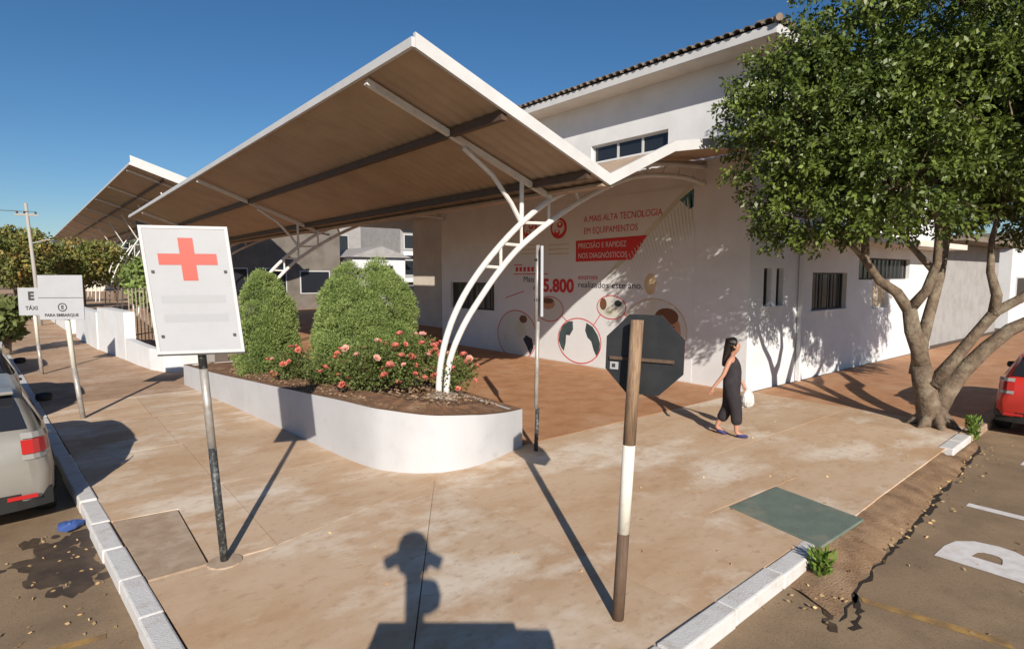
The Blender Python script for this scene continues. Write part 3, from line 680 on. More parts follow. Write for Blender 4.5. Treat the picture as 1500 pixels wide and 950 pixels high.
# circles with pictures
RD = 'print_red'
pan(ell(12.36,.72,.88,.66),'mural','picture',.005); ringp(12.36,.72,.88,.66,RD)
pan([(13.2,.9),(13.05,1.15),(12.8,1.28),(12.62,1.3),(12.6,1.05),(12.75,.85),(12.9,.86),(12.92,.6),(13.0,.35),(13.12,.45),(13.23,.66)],'print_tealdark','picture',.007)
pan([(12.05,1.28),(11.8,1.18),(11.6,.95),(11.5,.72),(11.52,.45),(11.62,.3),(11.75,.5),(11.85,.75),(12.0,.85),(12.1,1.05)],'print_tealdark','picture',.007)
pan(ell(15.3,.66,1.02,.82),'print_pale','picture',.005); ringp(15.3,.66,1.02,.82,RD)
pan(ell(14.95,1.22,.2,.13),'print_brown','picture',.007); pan([(15.3,1.15),(14.9,1.1),(14.75,.75),(15.2,.6),(15.4,.85)],'print_green','picture',.0065)
pan([(14.8,.7),(14.5,.6),(14.42,.3),(14.6,.05),(14.75,.3),(14.95,.55)],'print_dark','picture',.007); pan(ell(15.9,.55,.1,.1),'print_green','picture',.007)
pan(ell(9.62,1.25,1.0,.80),'print_pale','picture',.005); ringp(9.62,1.25,1.0,.80,'print_tan')
pan(ell(9.2,1.22,.42,.55),'print_skin','picture',.0065); pan(ell(9.22,1.62,.36,.22),'print_brown','picture',.0075); pan(ell(9.12,.98,.2,.22),'print_brown','picture',.0075)
pan([(9.75,2.0),(9.6,2.0),(9.6,1.3),(9.75,1.3)],'print_green','picture',.007); pan(ell(9.2,1.36,.24,.05),'print_dark','picture',.0085)
pan(ell(13.67,1.62,.62,.38),'print_pale','picture',.004); ringp(13.67,1.62,.62,.38,RD,.025,.0085); pan(ell(13.75,1.78,.33,.17),'print_skin','picture',.006); pan(ell(13.75,1.88,.28,.09),'print_brown','picture',.007)
pan(ell(11.1,1.78,.52,.32),'print_pale','picture',.004); ringp(11.1,1.78,.52,.32,RD,.025,.0085); pan(ell(11.4,1.86,.13,.17),'print_brown','picture',.006); pan(ell(10.85,1.9,.14,.09),'print_tealdark','picture',.006); pan(ell(11.1,1.66,.22,.12),'print_green','picture',.006)
for a,b in (((13.1,1.44),(12.85,1.27)),((11.5,1.55),(11.75,1.24)),((10.65,1.62),(10.35,1.5)),((14.35,1.4),(14.2,1.5)),((14.9,2.15),(15.9,1.9))): seg(a,b,RD,.025)
# palm frond print in the upper right corner
pan([(8.5,4.8),(8.5,4.35),(8.62,4.3),(8.9,4.55)],'print_teal','picture',.005)
for k in range(22):
    f = k/21; y0, z0 = 8.60+f*2.0, 4.66-f*1.45; L = 1.0-.3*f
    pan([(y0,z0),(y0-.03,z0-.01),(y0-.16-.25*f,z0-L),(y0-.05-.2*f,z0-L*.6)],'print_frond','picture',.005+.0002*k)
pan([(8.5,4.85),(8.7,4.85),(10.9,3.05),(11.6,2.45),(10.7,3.0)],'print_green','picture',.0045)
pan(ell(9.75,2.45,.2,.28),'print_tan','picture',.005)

# ---------------------------------------------------------------- signs
def dirpole(mb, a, b, r0, n=10): return mb.tube([a,b], r0, n)
def interp(a,b,z): t=(z-a[2])/(b[2]-a[2]); return tuple(a[i]+(b[i]-a[i])*t for i in range(3))
# red cross sign
pa, pb_ = (1.25,5.85,-.02), (1.10,5.98,3.0)
t = thing('red_cross_sign', 'white board with a red cross on a striped pole', 'sign', (1.25,5.85,0))
def T(o, l): o.location = (-l[0],-l[1],-l[2]); return o
O = (1.25,5.85,0)
for z0,z1,m_ in ((-.02,1.10,'pole_black'),(1.1001,1.84,'pole_galv'),(1.8401,3.0,'pole_black')):
    T(MB().tube([interp(pa,pb_,z0),interp(pa,pb_,z1)],.036,12).build('pole',m_,t,smooth=True),O)
T(MB().lathe([(.16,0),(.15,.012),(.05,.018)],14,(1.25,5.85,0)).build('concrete_footing','concrete_grey',t),O)
u = Vector((.927,-.374,0)); up = Vector((-.085,.055,1)).normalized(); nn = u.cross(up).normalized()
ctr = Vector((1.12,5.96,2.56))+nn*.045
def sp(a,b,d=0): return tuple(ctr+u*a+up*b+nn*d-Vector(O))
def sbox(a0,a1,b0,b1,d0,d1,name,m_,par,bev=0):
    mm = MB(); mm.v=[sp(a,b,d) for d in (d0,d1) for b in (b0,b1) for a in (a0,a1)]
    mm.f=[(0,2,3,1),(4,5,7,6),(0,1,5,4),(2,6,7,3),(0,4,6,2),(1,3,7,5)]; return mm.build(name,m_,par,bevel=bev)
pn = sbox(-.355,.355,-.57,.57,0,.035,'board','sign_white',t,.006)
for q in ((-.355,.355,.545,.57),(-.355,.355,-.57,-.545),(-.355,-.33,-.545,.545),(.33,.355,-.545,.545)): sbox(*q,.0352,.041,'edge_frame','frame_white',pn)
cross = MB(); w1,h1 = .225,.05
cross.poly([sp(a,b+.275,.0375) for a,b in ((-.06,.19),(.06,.19),(.06,.05),(.235,.05),(.235,-.05),(.06,-.05),(.06,-.19),(-.06,-.19),(-.06,-.05),(-.235,-.05),(-.235,.05),(-.06,.05))[::-1]])
cross.build('red_cross','sign_red',pn)
for b_ in (-.08,-.25): sbox(-.26,.26,b_-.035,b_+.035,.0352,.0362,'faded_band','sign_band',pn)
for a,b in ((-.29,.165),(.29,.165),(-.29,-.41),(.29,-.41)):
    sbox(a-.012,a+.012,b-.012,b+.012,.036,.046,'bolt','frame_dark',pn)
sbox(-.355,.36,-.585,-.572,-.03,.05,'lower_rail','frame_dark',t)
# octagon seen from behind
O = (3.43,2.91,0)
t = thing('stop_sign', 'black back of an octagonal sign on a wooden post', 'sign', O)
pa, pb_ = (3.43,2.91,-.02), (3.515,2.838,2.36)
for z0,z1,m_,rr in ((-.02,.70,'post_wood_dark',.047),(.7001,1.40,'pole_white',.0475),(1.4001,2.36,'post_wood',.049)):
    T(MB().tube([interp(pa,pb_,z0),interp(pa,pb_,z1)],rr,12).build('post',m_,t,smooth=True),O)
a_ = R(31); u = Vector((RX[0]*math.cos(a_)-FX[0]*math.sin(a_), RX[1]*math.cos(a_)-FX[1]*math.sin(a_), 0)); up = Vector((.02,-.02,1)).normalized()
nb = u.cross(up).normalized()                      # towards the camera
ctr = Vector((3.545,2.825,2.085))-nb*.075
n8 = [(.335*math.cos(R(22.5+45*k)), .335*math.sin(R(22.5+45*k))) for k in range(8)]
mm = MB(); mm.v = [tuple(ctr+u*a+up*b-Vector(O)) for a,b in n8]+[tuple(ctr+u*a+up*b-nb*.006-Vector(O)) for a,b in n8]
mm.f = [tuple(range(8)),tuple(range(15,7,-1))]+[(k,k+8,(k+1)%8+8,(k+1)%8) for k in range(8)]
pn = mm.build('octagon_plate','sign_black',t)
mm = MB(); mm.v = [tuple(ctr+u*a+up*b-nb*.008-Vector(O)) for a,b in n8]; mm.f = [tuple(range(7,-1,-1))]; mm.build('red_face','sign_red',pn)
mm = MB(); q = lambda a,b,d: tuple(ctr+u*a+up*b+nb*d-Vector(O))
mm.v = [q(a,b,d) for d in (.003,.022) for b in (-.05,-.025) for a in (-.27,.24)]; mm.f=[(0,2,3,1),(4,5,7,6),(0,1,5,4),(2,6,7,3),(0,4,6,2),(1,3,7,5)]; mm.build('cross_bar','post_wood_dark',t)
mm = MB(); mm.quad(q(-.27,-.13,.004),q(-.20,-.13,.004),q(-.20,-.07,.004),q(-.27,-.07,.004)); mm.build('sticker','sign_white',pn)
mm = MB(); mm.quad(q(-.255,-.115,.005),q(-.225,-.115,.005),q(-.225,-.085,.005),q(-.255,-.085,.005)); mm.build('sticker_print','frame_dark',pn)
# sign seen edge on
O = (5.85,6.64,0)
t = thing('traffic_sign', 'narrow white sign seen edge on beside the planter end', 'sign', O)
for z0,z1,m_ in ((-.02,.66,'pole_black'),(.6601,2.0,'pole_galv'),(2.0001,3.14,'pole_galv')):
    MB().tube([(0,0,z0),(.02,-.01,z1)],.032,10).build('pole',m_,t,smooth=True)
u = Vector((.60,.80,0)).normalized(); v_ = Vector((.80,-.60,0)).normalized()
mm = MB(); P0 = Vector((.075,-.01,2.6))
mm.v = [tuple(P0+u*a+v_*d+Vector((0,0,b))) for d in (-.02,.02) for b in (-.52,.52) for a in (-.24,.24)]; mm.f=[(0,2,3,1),(4,5,7,6),(0,1,5,4),(2,6,7,3),(0,4,6,2),(1,3,7,5)]
mm.build('board','sign_white',t,bevel=.004)
for k in range(2): MB().box(-.02,.07,-.03,.03,2.3+.6*k,2.34+.6*k).build('bracket','frame_dark',t)
# two far signs
def street_sign(label, O, lean, zs, bw, bh, zc, marks):
    t = thing('street_sign', label, 'sign', O, R(-34))
    MB().tube([(0,0,-.02),(lean*.5,0,zs[0])],.045,8).build('pole','pole_galv',t,smooth=True)
    MB().tube([(lean*.5,0,zs[0]+.0001),(lean,0,zs[1])],.045,8).build('pole','pole_white',t,smooth=True)
    b = MB().box(lean-bw/2,lean+bw/2,-.07,-.05,zc-bh/2,zc+bh/2).build('board','sign_white',t,bevel=.005)
    for body,size,dx,dz,bold in marks:
        me = text_mesh(body,size,bold,'CENTER',depth=.001); me.materials.append(M['frame_dark'])
        shared('lettering',me,b,(lean+dx,-.074,zc+dz),(R(90),0,0))
    return t, b
t, b = street_sign('white parking sign with small black symbol on a leaning pole', (.57,13.58,0), -.22, (.95,2.5), .78, .82, 2.28, [('PARA EMBARQUE',.075,0,-.35,.002)])
mm = MB(); mm.quad((-.61,-.0725,2.27),(.17,-.0725,2.27),(.17,-.0725,2.28),(-.61,-.0725,2.28)); mm.build('divider','frame_dark',b)
me = text_mesh('E',.09,.004,'CENTER',depth=.001); me.materials.append(M['frame_dark']); shared('symbol',me,b,(-.2,-.074,2.07),(R(90),0,0))
mm = MB()
for k in range(24):
    a,c_ = 6.283*k/24, 6.283*(k+1)/24
    mm.quad(*[(-.2+rr*math.cos(x_),-.0735,2.10+rr*math.sin(x_)) for rr,x_ in ((.062,a),(.08,a),(.08,c_),(.062,c_))])
mm.build('symbol_ring','frame_dark',b)
street_sign('small white sign with a black letter E farther down the street', (.01,20.31,0), -.1, (.86,2.2), .66, .74, 1.98, [('E',.30,0,.05,.015),('TÁXI',.14,0,-.22,.004)])

# ---------------------------------------------------------------- street tree
TB = Vector((12.43,3.32,0))
t = thing('street_tree', 'leafy green street tree with forked trunk at the right', 'tree', TB, math.atan2(RX[1],RX[0]))
limbs = [
 ([(0.02,0,-.05),(-.02,0,.12),(-.10,0,.45),(-.2,0,.8),(-.26,0,1.1)],[.33,.27,.235,.22,.20]),
 ([(-.24,.0,1.0),(-.33,-.03,1.35),(-.44,0,1.7),(-.5,.02,2.1)],[.19,.165,.15,.135]),
 ([(-.5,.02,2.05),(-.72,.05,2.38),(-1.02,.1,2.6),(-1.28,.12,2.95),(-1.32,.1,3.5),(-1.6,.1,4.4),(-2.2,.2,5.3)],[.12,.105,.095,.085,.075,.055,.03]),
 ([(-.48,.02,2.1),(-.3,-.1,2.42),(-.18,-.15,2.9),(-.22,-.2,3.4),(-.5,-.4,4.3),(-.7,-.6,5.4)],[.12,.10,.085,.075,.06,.03]),
 ([(-.2,.15,.9),(-.05,.3,1.5),(.12,.4,2.0),(.34,.5,2.65),(.45,.55,3.3),(.6,.7,4.3),(.7,.9,5.6)],[.17,.14,.12,.105,.09,.065,.03]),
 ([(-.1,-.1,.75),(.2,-.2,1.25),(.5,-.25,1.7),(.74,-.3,2.05),(1.1,-.4,2.3),(1.65,-.5,2.75),(2.3,-.7,3.7),(2.9,-.8,4.8)],[.16,.12,.105,.10,.09,.08,.06,.03]),
 ([(.72,-.3,2.0),(.76,-.3,2.35),(.66,-.25,2.75),(.7,-.2,3.3),(.9,-.2,4.3)],[.10,.095,.08,.06,.03]),
 ([(.05,.05,.15),(.28,.1,.55),(.55,.1,.95),(.95,.05,1.4),(1.3,0,1.72),(1.75,-.05,1.95),(2.4,-.1,2.6),(3.2,-.1,3.8)],[.22,.19,.165,.15,.14,.125,.09,.04]),
 ([(.34,.5,2.65),(.0,.9,3.3),(-.4,1.4,4.3),(-.6,1.8,5.2)],[.08,.065,.045,.025]),
 ([(-1.28,.12,2.95),(-1.9,.0,3.5),(-2.6,-.1,4.2)],[.06,.045,.02]),
]
tr = MB()
for P, rr in limbs: tr.tube(P, [q*.82 for q in rr], 12)
def relax(m_, amp):
    for i,v in enumerate(m_.v):
        h = math.sin(v[2]*9+v[0]*7)*math.sin(v[1]*13+v[2]*5); m_.v[i] = (v[0]+amp*h, v[1]+amp*math.cos(v[2]*11+v[0]*9)*.7, v[2])
relax(tr,.014); tr.build('trunk','bark',t,smooth=True)
fl = MB()
for k in range(7):
    a = k*.9; fl.tube([(.05*math.cos(a),.05*math.sin(a),.35),(.2*math.cos(a)+.02,.2*math.sin(a),.12),(.42*math.cos(a),.42*math.sin(a),-.03)],[.10,.10,.04],7)
fl.build('root_flare','bark',t,smooth=True)
lobes = [(-2.15,.0,5.1,1.65,1.6,1.45),(-2.35,-.2,3.85,1.15,1.1,.75),(-1.35,-.9,4.3,1.5,1.2,1.1),(-1.0,.3,6.5,1.9,1.9,1.5),(.5,-.5,7.2,2.3,2.2,1.7),(.3,1.2,5.5,2.3,1.9,1.7),(.2,-1.2,5.2,2.0,1.4,1.35),
         (2.1,-.4,5.2,2.0,1.8,1.5),(2.5,.4,6.6,2.0,2.0,1.7),(3.5,.0,5.2,1.7,1.7,1.5),(-2.6,.5,5.9,1.15,1.2,1.0),(1.6,-1.3,4.1,1.1,.9,.6),(3.6,.2,4.0,1.6,1.4,.95),(2.4,.9,4.3,1.5,1.2,.9),(4.6,0,5.6,1.5,1.6,1.6),(.6,1.0,4.2,1.4,1.0,.7),(3.0,-.6,3.7,1.1,.9,.55),(1.0,-.4,5.6,1.6,1.4,1.2),(-1.6,-.2,5.4,1.3,1.2,1.1)]
TW = []; TD = []
for (a,b,c_,ra,rb,rc) in lobes:
    n_ = int(95*(ra*rb*rc)**.667*1.9); v, rr = sphere_pts(n_, .55)
    q = v*rr[:,None]*np.array([ra,rb,rc])*(1+.12*np.sin(5*v[:,:1]+3*v[:,1:2]+a))+np.array([a,b,c_])
    TW.append(q); TD.append(v)
TW = np.concatenate(TW); TD = np.concatenate(TD)
keep = TW[:,2] > 2.75+.25*np.sin(TW[:,0]*2.1); TW = TW[keep]; TD = TD[keep]
# twigs of leaves hanging outward and slightly downward
k_ = 32
dd = TD*np.array([1,1,.45])+np.array([0,0,-.18])+rng.normal(0,.38,TD.shape); dd /= np.linalg.norm(dd,axis=1,keepdims=True)
tt = np.tile(np.linspace(-.14,.22,k_),len(TW))[:,None]
sd = rng.normal(0,1,(len(TW)*k_,3)); D_ = np.repeat(dd,k_,0); sd -= D_*np.sum(sd*D_,1,keepdims=True); sd /= np.linalg.norm(sd,axis=1,keepdims=True)
Cn = np.repeat(TW,k_,0)+D_*tt+sd*rng.uniform(.01,.13,(len(sd),1)); Ld = D_*.5+sd*.8+np.array([0,0,-.25])
npmesh('crown', leaves(Cn, Ld, .092, .52, .3), 4, 'leaf', t)
tw = MB()
for k in rng.choice(len(TW), 260, replace=False):
    p, q = Vector(TW[k]), Vector(TW[k]-TD[k]*.9+np.array([0,0,-.25])); tw.tube([q,(p+q)/2+Vector((0,0,.05)),p],[.018,.012,.005],4,False)
tag(tw.build('twigs','bark',t), kind='stuff')

def weed(label, c, n_, h):
    t = thing('weed_tuft', label, 'weed', c)
    a = rng.uniform(0,6.283,n_); C_ = np.stack([np.cos(a)*rng.uniform(0,.12,n_), np.sin(a)*rng.uniform(0,.12,n_), rng.uniform(.02,h,n_)],1)*np.array([1+.8*(h>.6),1+.8*(h>.6),1])
    npmesh('blades', leaves(C_, np.stack([np.cos(a)*.6,np.sin(a)*.6,np.ones(n_)],1), .1, .3, .4), 4, 'grass', t)
    s = MB()
    for k in range(6): s.tube([(0,0,-.02),(.06*math.cos(k),.06*math.sin(k),h*.7)],.004,4)
    s.build('stems','stem',t)
weed('green weed tuft at the broken end of the white kerb', (5.62,2.30,-.12), 150, .22); weed('green weed growing at the kerb in front of the red car', (12.25,2.68,-.11), 260, .42)

weed('yellow green plant growing behind the curved white wall', (2.95,20.2,.0), 420, .95)
# ---------------------------------------------------------------- woman walking
def skin_mesh(name, verts, edges, radii, sub=2):
    me = bpy.data.meshes.new(name); me.from_pydata(verts, edges, [])
    o = bpy.data.objects.new('tmp', me); col.objects.link(o)
    mod = o.modifiers.new('skin','SKIN'); mod.use_smooth_shade = True
    for i, rr in enumerate(radii):
        sv = me.skin_vertices[0].data[i]; sv.radius = rr if hasattr(rr,'__len__') else (rr,rr); sv.use_root = (i == 0)
    ss = o.modifiers.new('sub','SUBSURF'); ss.levels = sub; ss.render_levels = sub
    bpy.context.view_layer.update()
    out = bpy.data.meshes.new_from_object(o.evaluated_get(bpy.context.evaluated_depsgraph_get()))
    bpy.data.objects.remove(o); out.name = name
    out.polygons.foreach_set('use_smooth', [True]*len(out.polygons)); return out
class Sk:
    def __init__(s): s.v=[]; s.e=[]; s.r=[]
    def add(s, p, r_, parent=None):
        s.v.append(p); s.r.append(r_); i = len(s.v)-1
        if parent is not None: s.e.append((parent,i))
        return i
    def chain(s, parent, items):
        for p, r_ in items: parent = s.add(p, r_, parent)
        return parent
per = thing('person', 'woman in a black sleeveless jumpsuit walking past with a white bag', 'person', (8.94,5.22,0), R(-58))
k = Sk(); pel = k.add((0,0,.92),(.14,.11))
ch = k.chain(pel, [((.01,0,1.06),(.125,.105)),((0,0,1.2),(.125,.10)),((-.005,0,1.30),(.10,.075))])
nk = k.chain(ch, [((0,0,1.37),.05),((.015,0,1.41),.05),((.035,0,1.455),(.085,.08)),((.035,0,1.53),(.105,.10)),((.025,0,1.60),(.07,.07))])
def arm(side, pts, hand):
    sh = k.chain(ch, [((0,side*.115,1.325),.05),((pts[0][0]*.4,side*.165,1.28),.046),(pts[0],.036),(pts[1],.025)])
    d = Vector(hand).normalized(); wp = Vector(pts[1]); pm = k.add(tuple(wp+d*.05),(.032,.02),sh)
    for q in range(4):
        off_ = Vector((.0,0,0))+Vector((d.z*0+.0,0,0)); sx = (q-1.5)*.017
        b0 = wp+d*.085+Vector((sx,0,0)); L_ = (.055,.065,.06,.048)[q]
        k.chain(pm, [(tuple(b0),.0085),(tuple(b0+d*L_*.55+Vector((.003,side*-.006,0))),.008),(tuple(b0+d*L_+Vector((.004,side*-.018,0))),.007)])
    k.chain(pm, [(tuple(wp+d*.045+Vector((.035,0,0))),.0095),(tuple(wp+d*.085+Vector((.048,side*-.01,0))),.008)])
arm(-1, [(-.13,-.215,1.06),(-.29,-.235,.84)], (-.35,-.02,-.9)); arm(1, [(.05,.21,1.05),(.19,.20,.86)], (.3,0,-.95))
def leg(side, kn, an, toe):
    k.chain(pel, [((.0,side*.085,.84),(.095,.10)),(kn,.06),((kn[0]*.45+an[0]*.55,an[1],kn[2]*.5+an[2]*.55),.052),(an,.036),(((an[0]+toe[0])/2,toe[1],(an[2]+toe[2])/2-.008),(.036,.03)),(toe,(.034,.022))])
leg(-1,(.085,-.085,.47),(.10,-.085,.085),(.24,-.09,.03)); leg(1,(-.04,.085,.46),(-.215,.085,.125),(-.10,.09,.035))
body_me = skin_mesh('body', k.v, k.e, k.r, 2); body_me.materials.clear(); body_me.materials.append(M['skin']); shared('body', body_me, per)
j = Sk(); jp = j.add((0,0,.93),(.195,.165))
jc = j.chain(jp, [((.02,0,1.06),(.175,.155)),((.01,0,1.2),(.165,.145)),((-.004,0,1.285),(.13,.11))])
for s_ in (-1,1): j.chain(jc, [((-.002,s_*.085,1.325),(.055,.04))])
for side,kn,an in ((-1,(.085,-.085,.47),(.10,-.085,.20)),(1,(-.04,.085,.46),(-.16,.085,.22))):
    j.chain(jp, [((.0,side*.08,.82),(.14,.15)),(kn,(.105,.105)),(((kn[0]+an[0])/2,side*.087,(kn[2]+an[2])/2),.10),(an,.095)])
jm = skin_mesh('jumpsuit', j.v, j.e, j.r, 2); jm.materials.clear(); jm.materials.append(M['cloth_black']); shared('jumpsuit', jm, per)
h = Sk(); h0 = h.add((.035,0,1.60),(.14,.13))
h.chain(h0, [((-.02,0,1.56),(.135,.13)),((-.055,0,1.48),(.095,.09)),((-.09,0,1.38),(.075,.06)),((-.12,-.01,1.27),(.06,.045)),((-.13,-.015,1.17),(.035,.03))])
h.chain(h0, [((.085,0,1.605),(.075,.09))])
for s_ in (-1,1): h.chain(h0, [((.03,s_*.085,1.545),(.05,.045)),((.0,s_*.09,1.46),(.045,.035))])
hm = skin_mesh('hair', h.v, h.e, h.r, 2); hm.materials.clear(); hm.materials.append(M['hair']); shared('hair', hm, per)
fm = MB(); fm.v = [(.108,-.012,1.52),(.108,.012,1.52),(.112,0,1.55),(.135,0,1.515),(.11,0,1.508)]; fm.f=[(0,3,2),(3,1,2),(0,4,3),(4,1,3)]; fm.build('nose','skin',per)
for s_ in (-1,1): MB().lathe([(.003,-.007),(.011,0),(.003,.007)],8,(.104,s_*.032,1.545)).build('eye','hair',per)
MB().box(.098,.114,-.022,.022,1.486,1.494).build('mouth','print_red',per)
for s_ in (-1,1): MB().lathe([(.006,-.025),(.016,0),(.006,.025)],8,(.02,s_*.09,1.53)).build('ear','skin',per)
for (ax,ay,az,rot) in ((.165,-.088,.0,0),(-.165,.088,.012,.35)):
    s = Sk(); a0 = s.add((-.07,0,.05),(.04,.042)); s.chain(a0,[((0,0,.042),(.042,.038)),((.075,0,.035),(.042,.03)),((.12,0,.03),(.03,.022))])
    sm2 = skin_mesh('shoe', s.v, s.e, s.r, 2); sm2.materials.clear(); sm2.materials.append(M['shoe']); shared('shoe', sm2, per, (ax,ay,az), (0,rot,0))
bg_ = thing('carrier_bag', 'crumpled white carrier bag in the walking woman\'s far hand', 'bag', (8.94,5.22,0), R(-58))
bm_ = MB(); prof = [(.02,.80),(.055,.74),(.10,.66),(.115,.56),(.10,.49),(.05,.46)]
bm_.lathe(prof[::-1],14,(.255,.20,0))
for i,v in enumerate(bm_.v): a = i*2.399; bm_.v[i] = (v[0]+.018*math.sin(a*3), .20+(v[1]-.20)*.7+.016*math.cos(a*5), v[2]+.012*math.sin(a*7))
bm_.build('pouch','bag',bg_); MB().tube([(.235,.17,.79),(.225,.19,.82),(.235,.22,.79)],.008,6).build('handle','bag',bg_)

# ---------------------------------------------------------------- cars
def make_car(name, label, paint, loc, rz, L=4.0, Wd=1.7, H=1.5, group='parked cars', hatch=True):
    t = thing(name, label, 'car', loc, rz, group)      # rear bumper at x=0, nose at x=L, z=0 is the road
    hw = Wd/2
    sx = np.array([0,.04,.12,.3,.55,.85,1.3,1.9,2.35,2.8,3.15,3.5,3.8,3.95,4.0])*L/4.0
    top = np.array([.93,1.02,1.1,1.30,1.44,1.49,1.50,1.485,1.42,1.18,.985,.93,.84,.72,.62])*H/1.5
    belt= np.array([.90,.93,.955,.965,.96,.955,.95,.94,.93,.925,.93,.88,.80,.68,.58])*H/1.5
    bw  = np.array([.80,.88,.94,.98,.995,1,1,1,1,.995,.985,.965,.90,.82,.74])*hw
    tw_ = np.array([.72,.74,.72,.68,.68,.69,.70,.70,.69,.70,.80,.82,.76,.68,.6])*hw
    bot = np.array([.36,.30,.26,.22,.20,.19,.19,.19,.19,.19,.2,.22,.24,.28,.34])
    N_ = 56; X = np.concatenate([np.linspace(0,.3*L/4,12),np.linspace(.3*L/4,3.6*L/4,34)[1:],np.linspace(3.6*L/4,L,12)[1:]]); ip = lambda A: np.interp(X, sx, A)
    from numpy import convolve
    def sm(A):
        a = ip(A); return a
    Tt, Bt, Bw, Tw, Bo = sm(top), sm(belt), sm(bw), sm(tw_), sm(bot)
    m = MB(); rings = []
    for i in range(len(X)):
        x_, zt, zb, w_, wt, z0 = X[i],Tt[i],Bt[i],Bw[i],Tw[i],Bo[i]; zb = min(zb, zt-.03); nr = float(np.interp(x_,[0,.35,1.1,9],[.90,.94,1,1]))
        half = [(0,z0),(w_*.80,z0),(w_*.93,z0+.05),(w_*.985,z0+.16),(w_,z0+(zb-z0)*.55),(w_*.985*(nr*.6+.4),zb-.08),(w_*.965*nr,zb),(w_*.965*.45+wt*.55,zb+(zt-zb)*.52),(wt*1.02,zt-(zt-zb)*.12),(wt*.90,zt-.012),(wt*.5,zt),(0,zt+.008)]
        ring = [(x_,-a,b) for a,b in half]+[(x_,a,b) for a,b in half[-2:0:-1]]; rings.append(ring)
    n_ = len(rings[0]); 
    for rg in rings: m.v += rg
    for i in range(len(X)-1):
        for j_ in range(n_):
            a = i*n_+j_; b = i*n_+(j_+1)%n_; m.f.append((a,a+n_,b+n_,b))
    m.f.append(tuple(range(n_))); m.f.append(tuple((len(X)-1)*n_+q for q in range(n_))[::-1])
    body = m.build('body', paint, t, smooth=True)
    body.data.polygons.foreach_set('use_smooth',[True]*len(body.data.polygons))
    def surf(x_, f, side, outw=.006):     # point on the glass part of the side; f 0 belt .. 1 roof
        zt,zb,w_,wt = [float(np.interp(x_, sx, A)) for A in (top,belt,bw,tw_)]
        P = [(w_*.965,zb),(w_*.965*.45+wt*.55,zb+(zt-zb)*.52),(wt*1.02,zt-(zt-zb)*.12)]
        g_ = f*2; i = min(int(g_),1); g_ -= i; a = P[i][0]*(1-g_)+P[i+1][0]*g_; b = P[i][1]*(1-g_)+P[i+1][1]*g_
        return (x_, side*(a+outw), b+outw*.3)
    s4 = L/4.0
    for side in (-1,1):
        for (x0,x1,x0t,x1t) in ((.42,.88,.62,.92),(.98,1.72,1.0,1.70),(1.80,2.78,1.80,2.34)):
            g_ = MB(); K = 8
            for q in range(K):
                for f0 in (0,1):
                    fa, fb = (.10,.5) if f0 == 0 else (.5,.92)
                    def xx(f, e): 
                        lo = x0+(x0t-x0)*f; hi = x1+(x1t-x1)*f; return (lo+(hi-lo)*e)*s4
                    g_.quad(surf(xx(fa,q/K),fa,side),surf(xx(fa,(q+1)/K),fa,side),surf(xx(fb,(q+1)/K),fb,side),surf(xx(fb,q/K),fb,side))
            g_.build('side_window','dark_glass',t)
        # door line and handle
        for xh in (1.15,2.05):
            w_ = float(np.interp(xh*s4,sx,bw)); MB().box((xh-.09)*s4,(xh+.09)*s4,min(side*w_*.985,side*(w_+.03)),max(side*w_*.985,side*(w_+.03)),.80*H/1.5,.83*H/1.5).build('door_handle',paint,t)
        w_ = float(np.interp(2.62*s4,sx,bw))
        mm = MB(); mm.lathe([(.02,-.06),(.09,-.05),(.11,0),(.09,.05),(.02,.06)],10); 
        for i,v in enumerate(mm.v): mm.v[i] = (2.62*s4+v[0]*.55, side*(w_+.10)+v[1]*1.0, 1.0*H/1.5+v[2]*1.1)
        mm.build('wing_mirror','plastic',t,smooth=True)
        # tail lamps wrap the corner
        def rear(yf, z, o_=.012):
            zz = z*H/1.5; x_ = float(np.interp(zz, [.36*H/1.5,.93*H/1.5,1.02*H/1.5,1.10*H/1.5,1.30*H/1.5], [0,0,.04,.12,.3]))*s4
            w_ = float(np.interp(x_, sx, bw)); return w_, x_
        lm = MB()
        for (z0_,z1_,mt) in ((1.0,1.06,'lamp_clear'),(.84,.995,'lamp_red'),(.78,.835,'lamp_clear')):
            mm = MB(); K=6; cols=[]
            for q in range(K+1):
                a = q/K; px = -.012+.22*max(0,a-.4)/.6; w_ = float(np.interp(max(px,0), sx, bw))*.955; pr = w_*(.84+.16*min(1,a/.4))
                cols.append((px*s4-.006, side*(min(pr, w_)+.012*(a>.3))))
            for q in range(K):
                (xa,ya),(xb,yb) = cols[q],cols[q+1]; ox = .03*(z0_>.9); ox2 = .05*(z1_>1)
                mm.quad((xa+ox,ya,z0_*H/1.5),(xb+ox,yb,z0_*H/1.5),(xb+ox2,yb*.985,z1_*H/1.5),(xa+ox2,ya*.985,z1_*H/1.5))
            mm.build('tail_light',mt,t)
        for (xw) in (.72,3.22):
            wh = MB(); rw = .30
            prof_=[(rw*.62,-.09),(rw*.95,-.095),(rw,-.06),(rw,.06),(rw*.95,.095),(rw*.62,.09)]
            wh.lathe(prof_,24); tyre = bpy.data.objects.new('wheel', wh.mesh('wheel','rubber',False)); col.objects.link(tyre); tyre.parent = t
            tyre.rotation_euler = (R(90),0,0); tyre.location = (xw*s4, side*(hw-.095), rw)
            rm_ = MB().lathe([(rw*.1,-.100),(rw*.6,-.092),(rw*.6,.092),(rw*.1,.100)],16); ro = bpy.data.objects.new('rim', rm_.mesh('rim','rim')); col.objects.link(ro); ro.parent = tyre
            ax = MB()
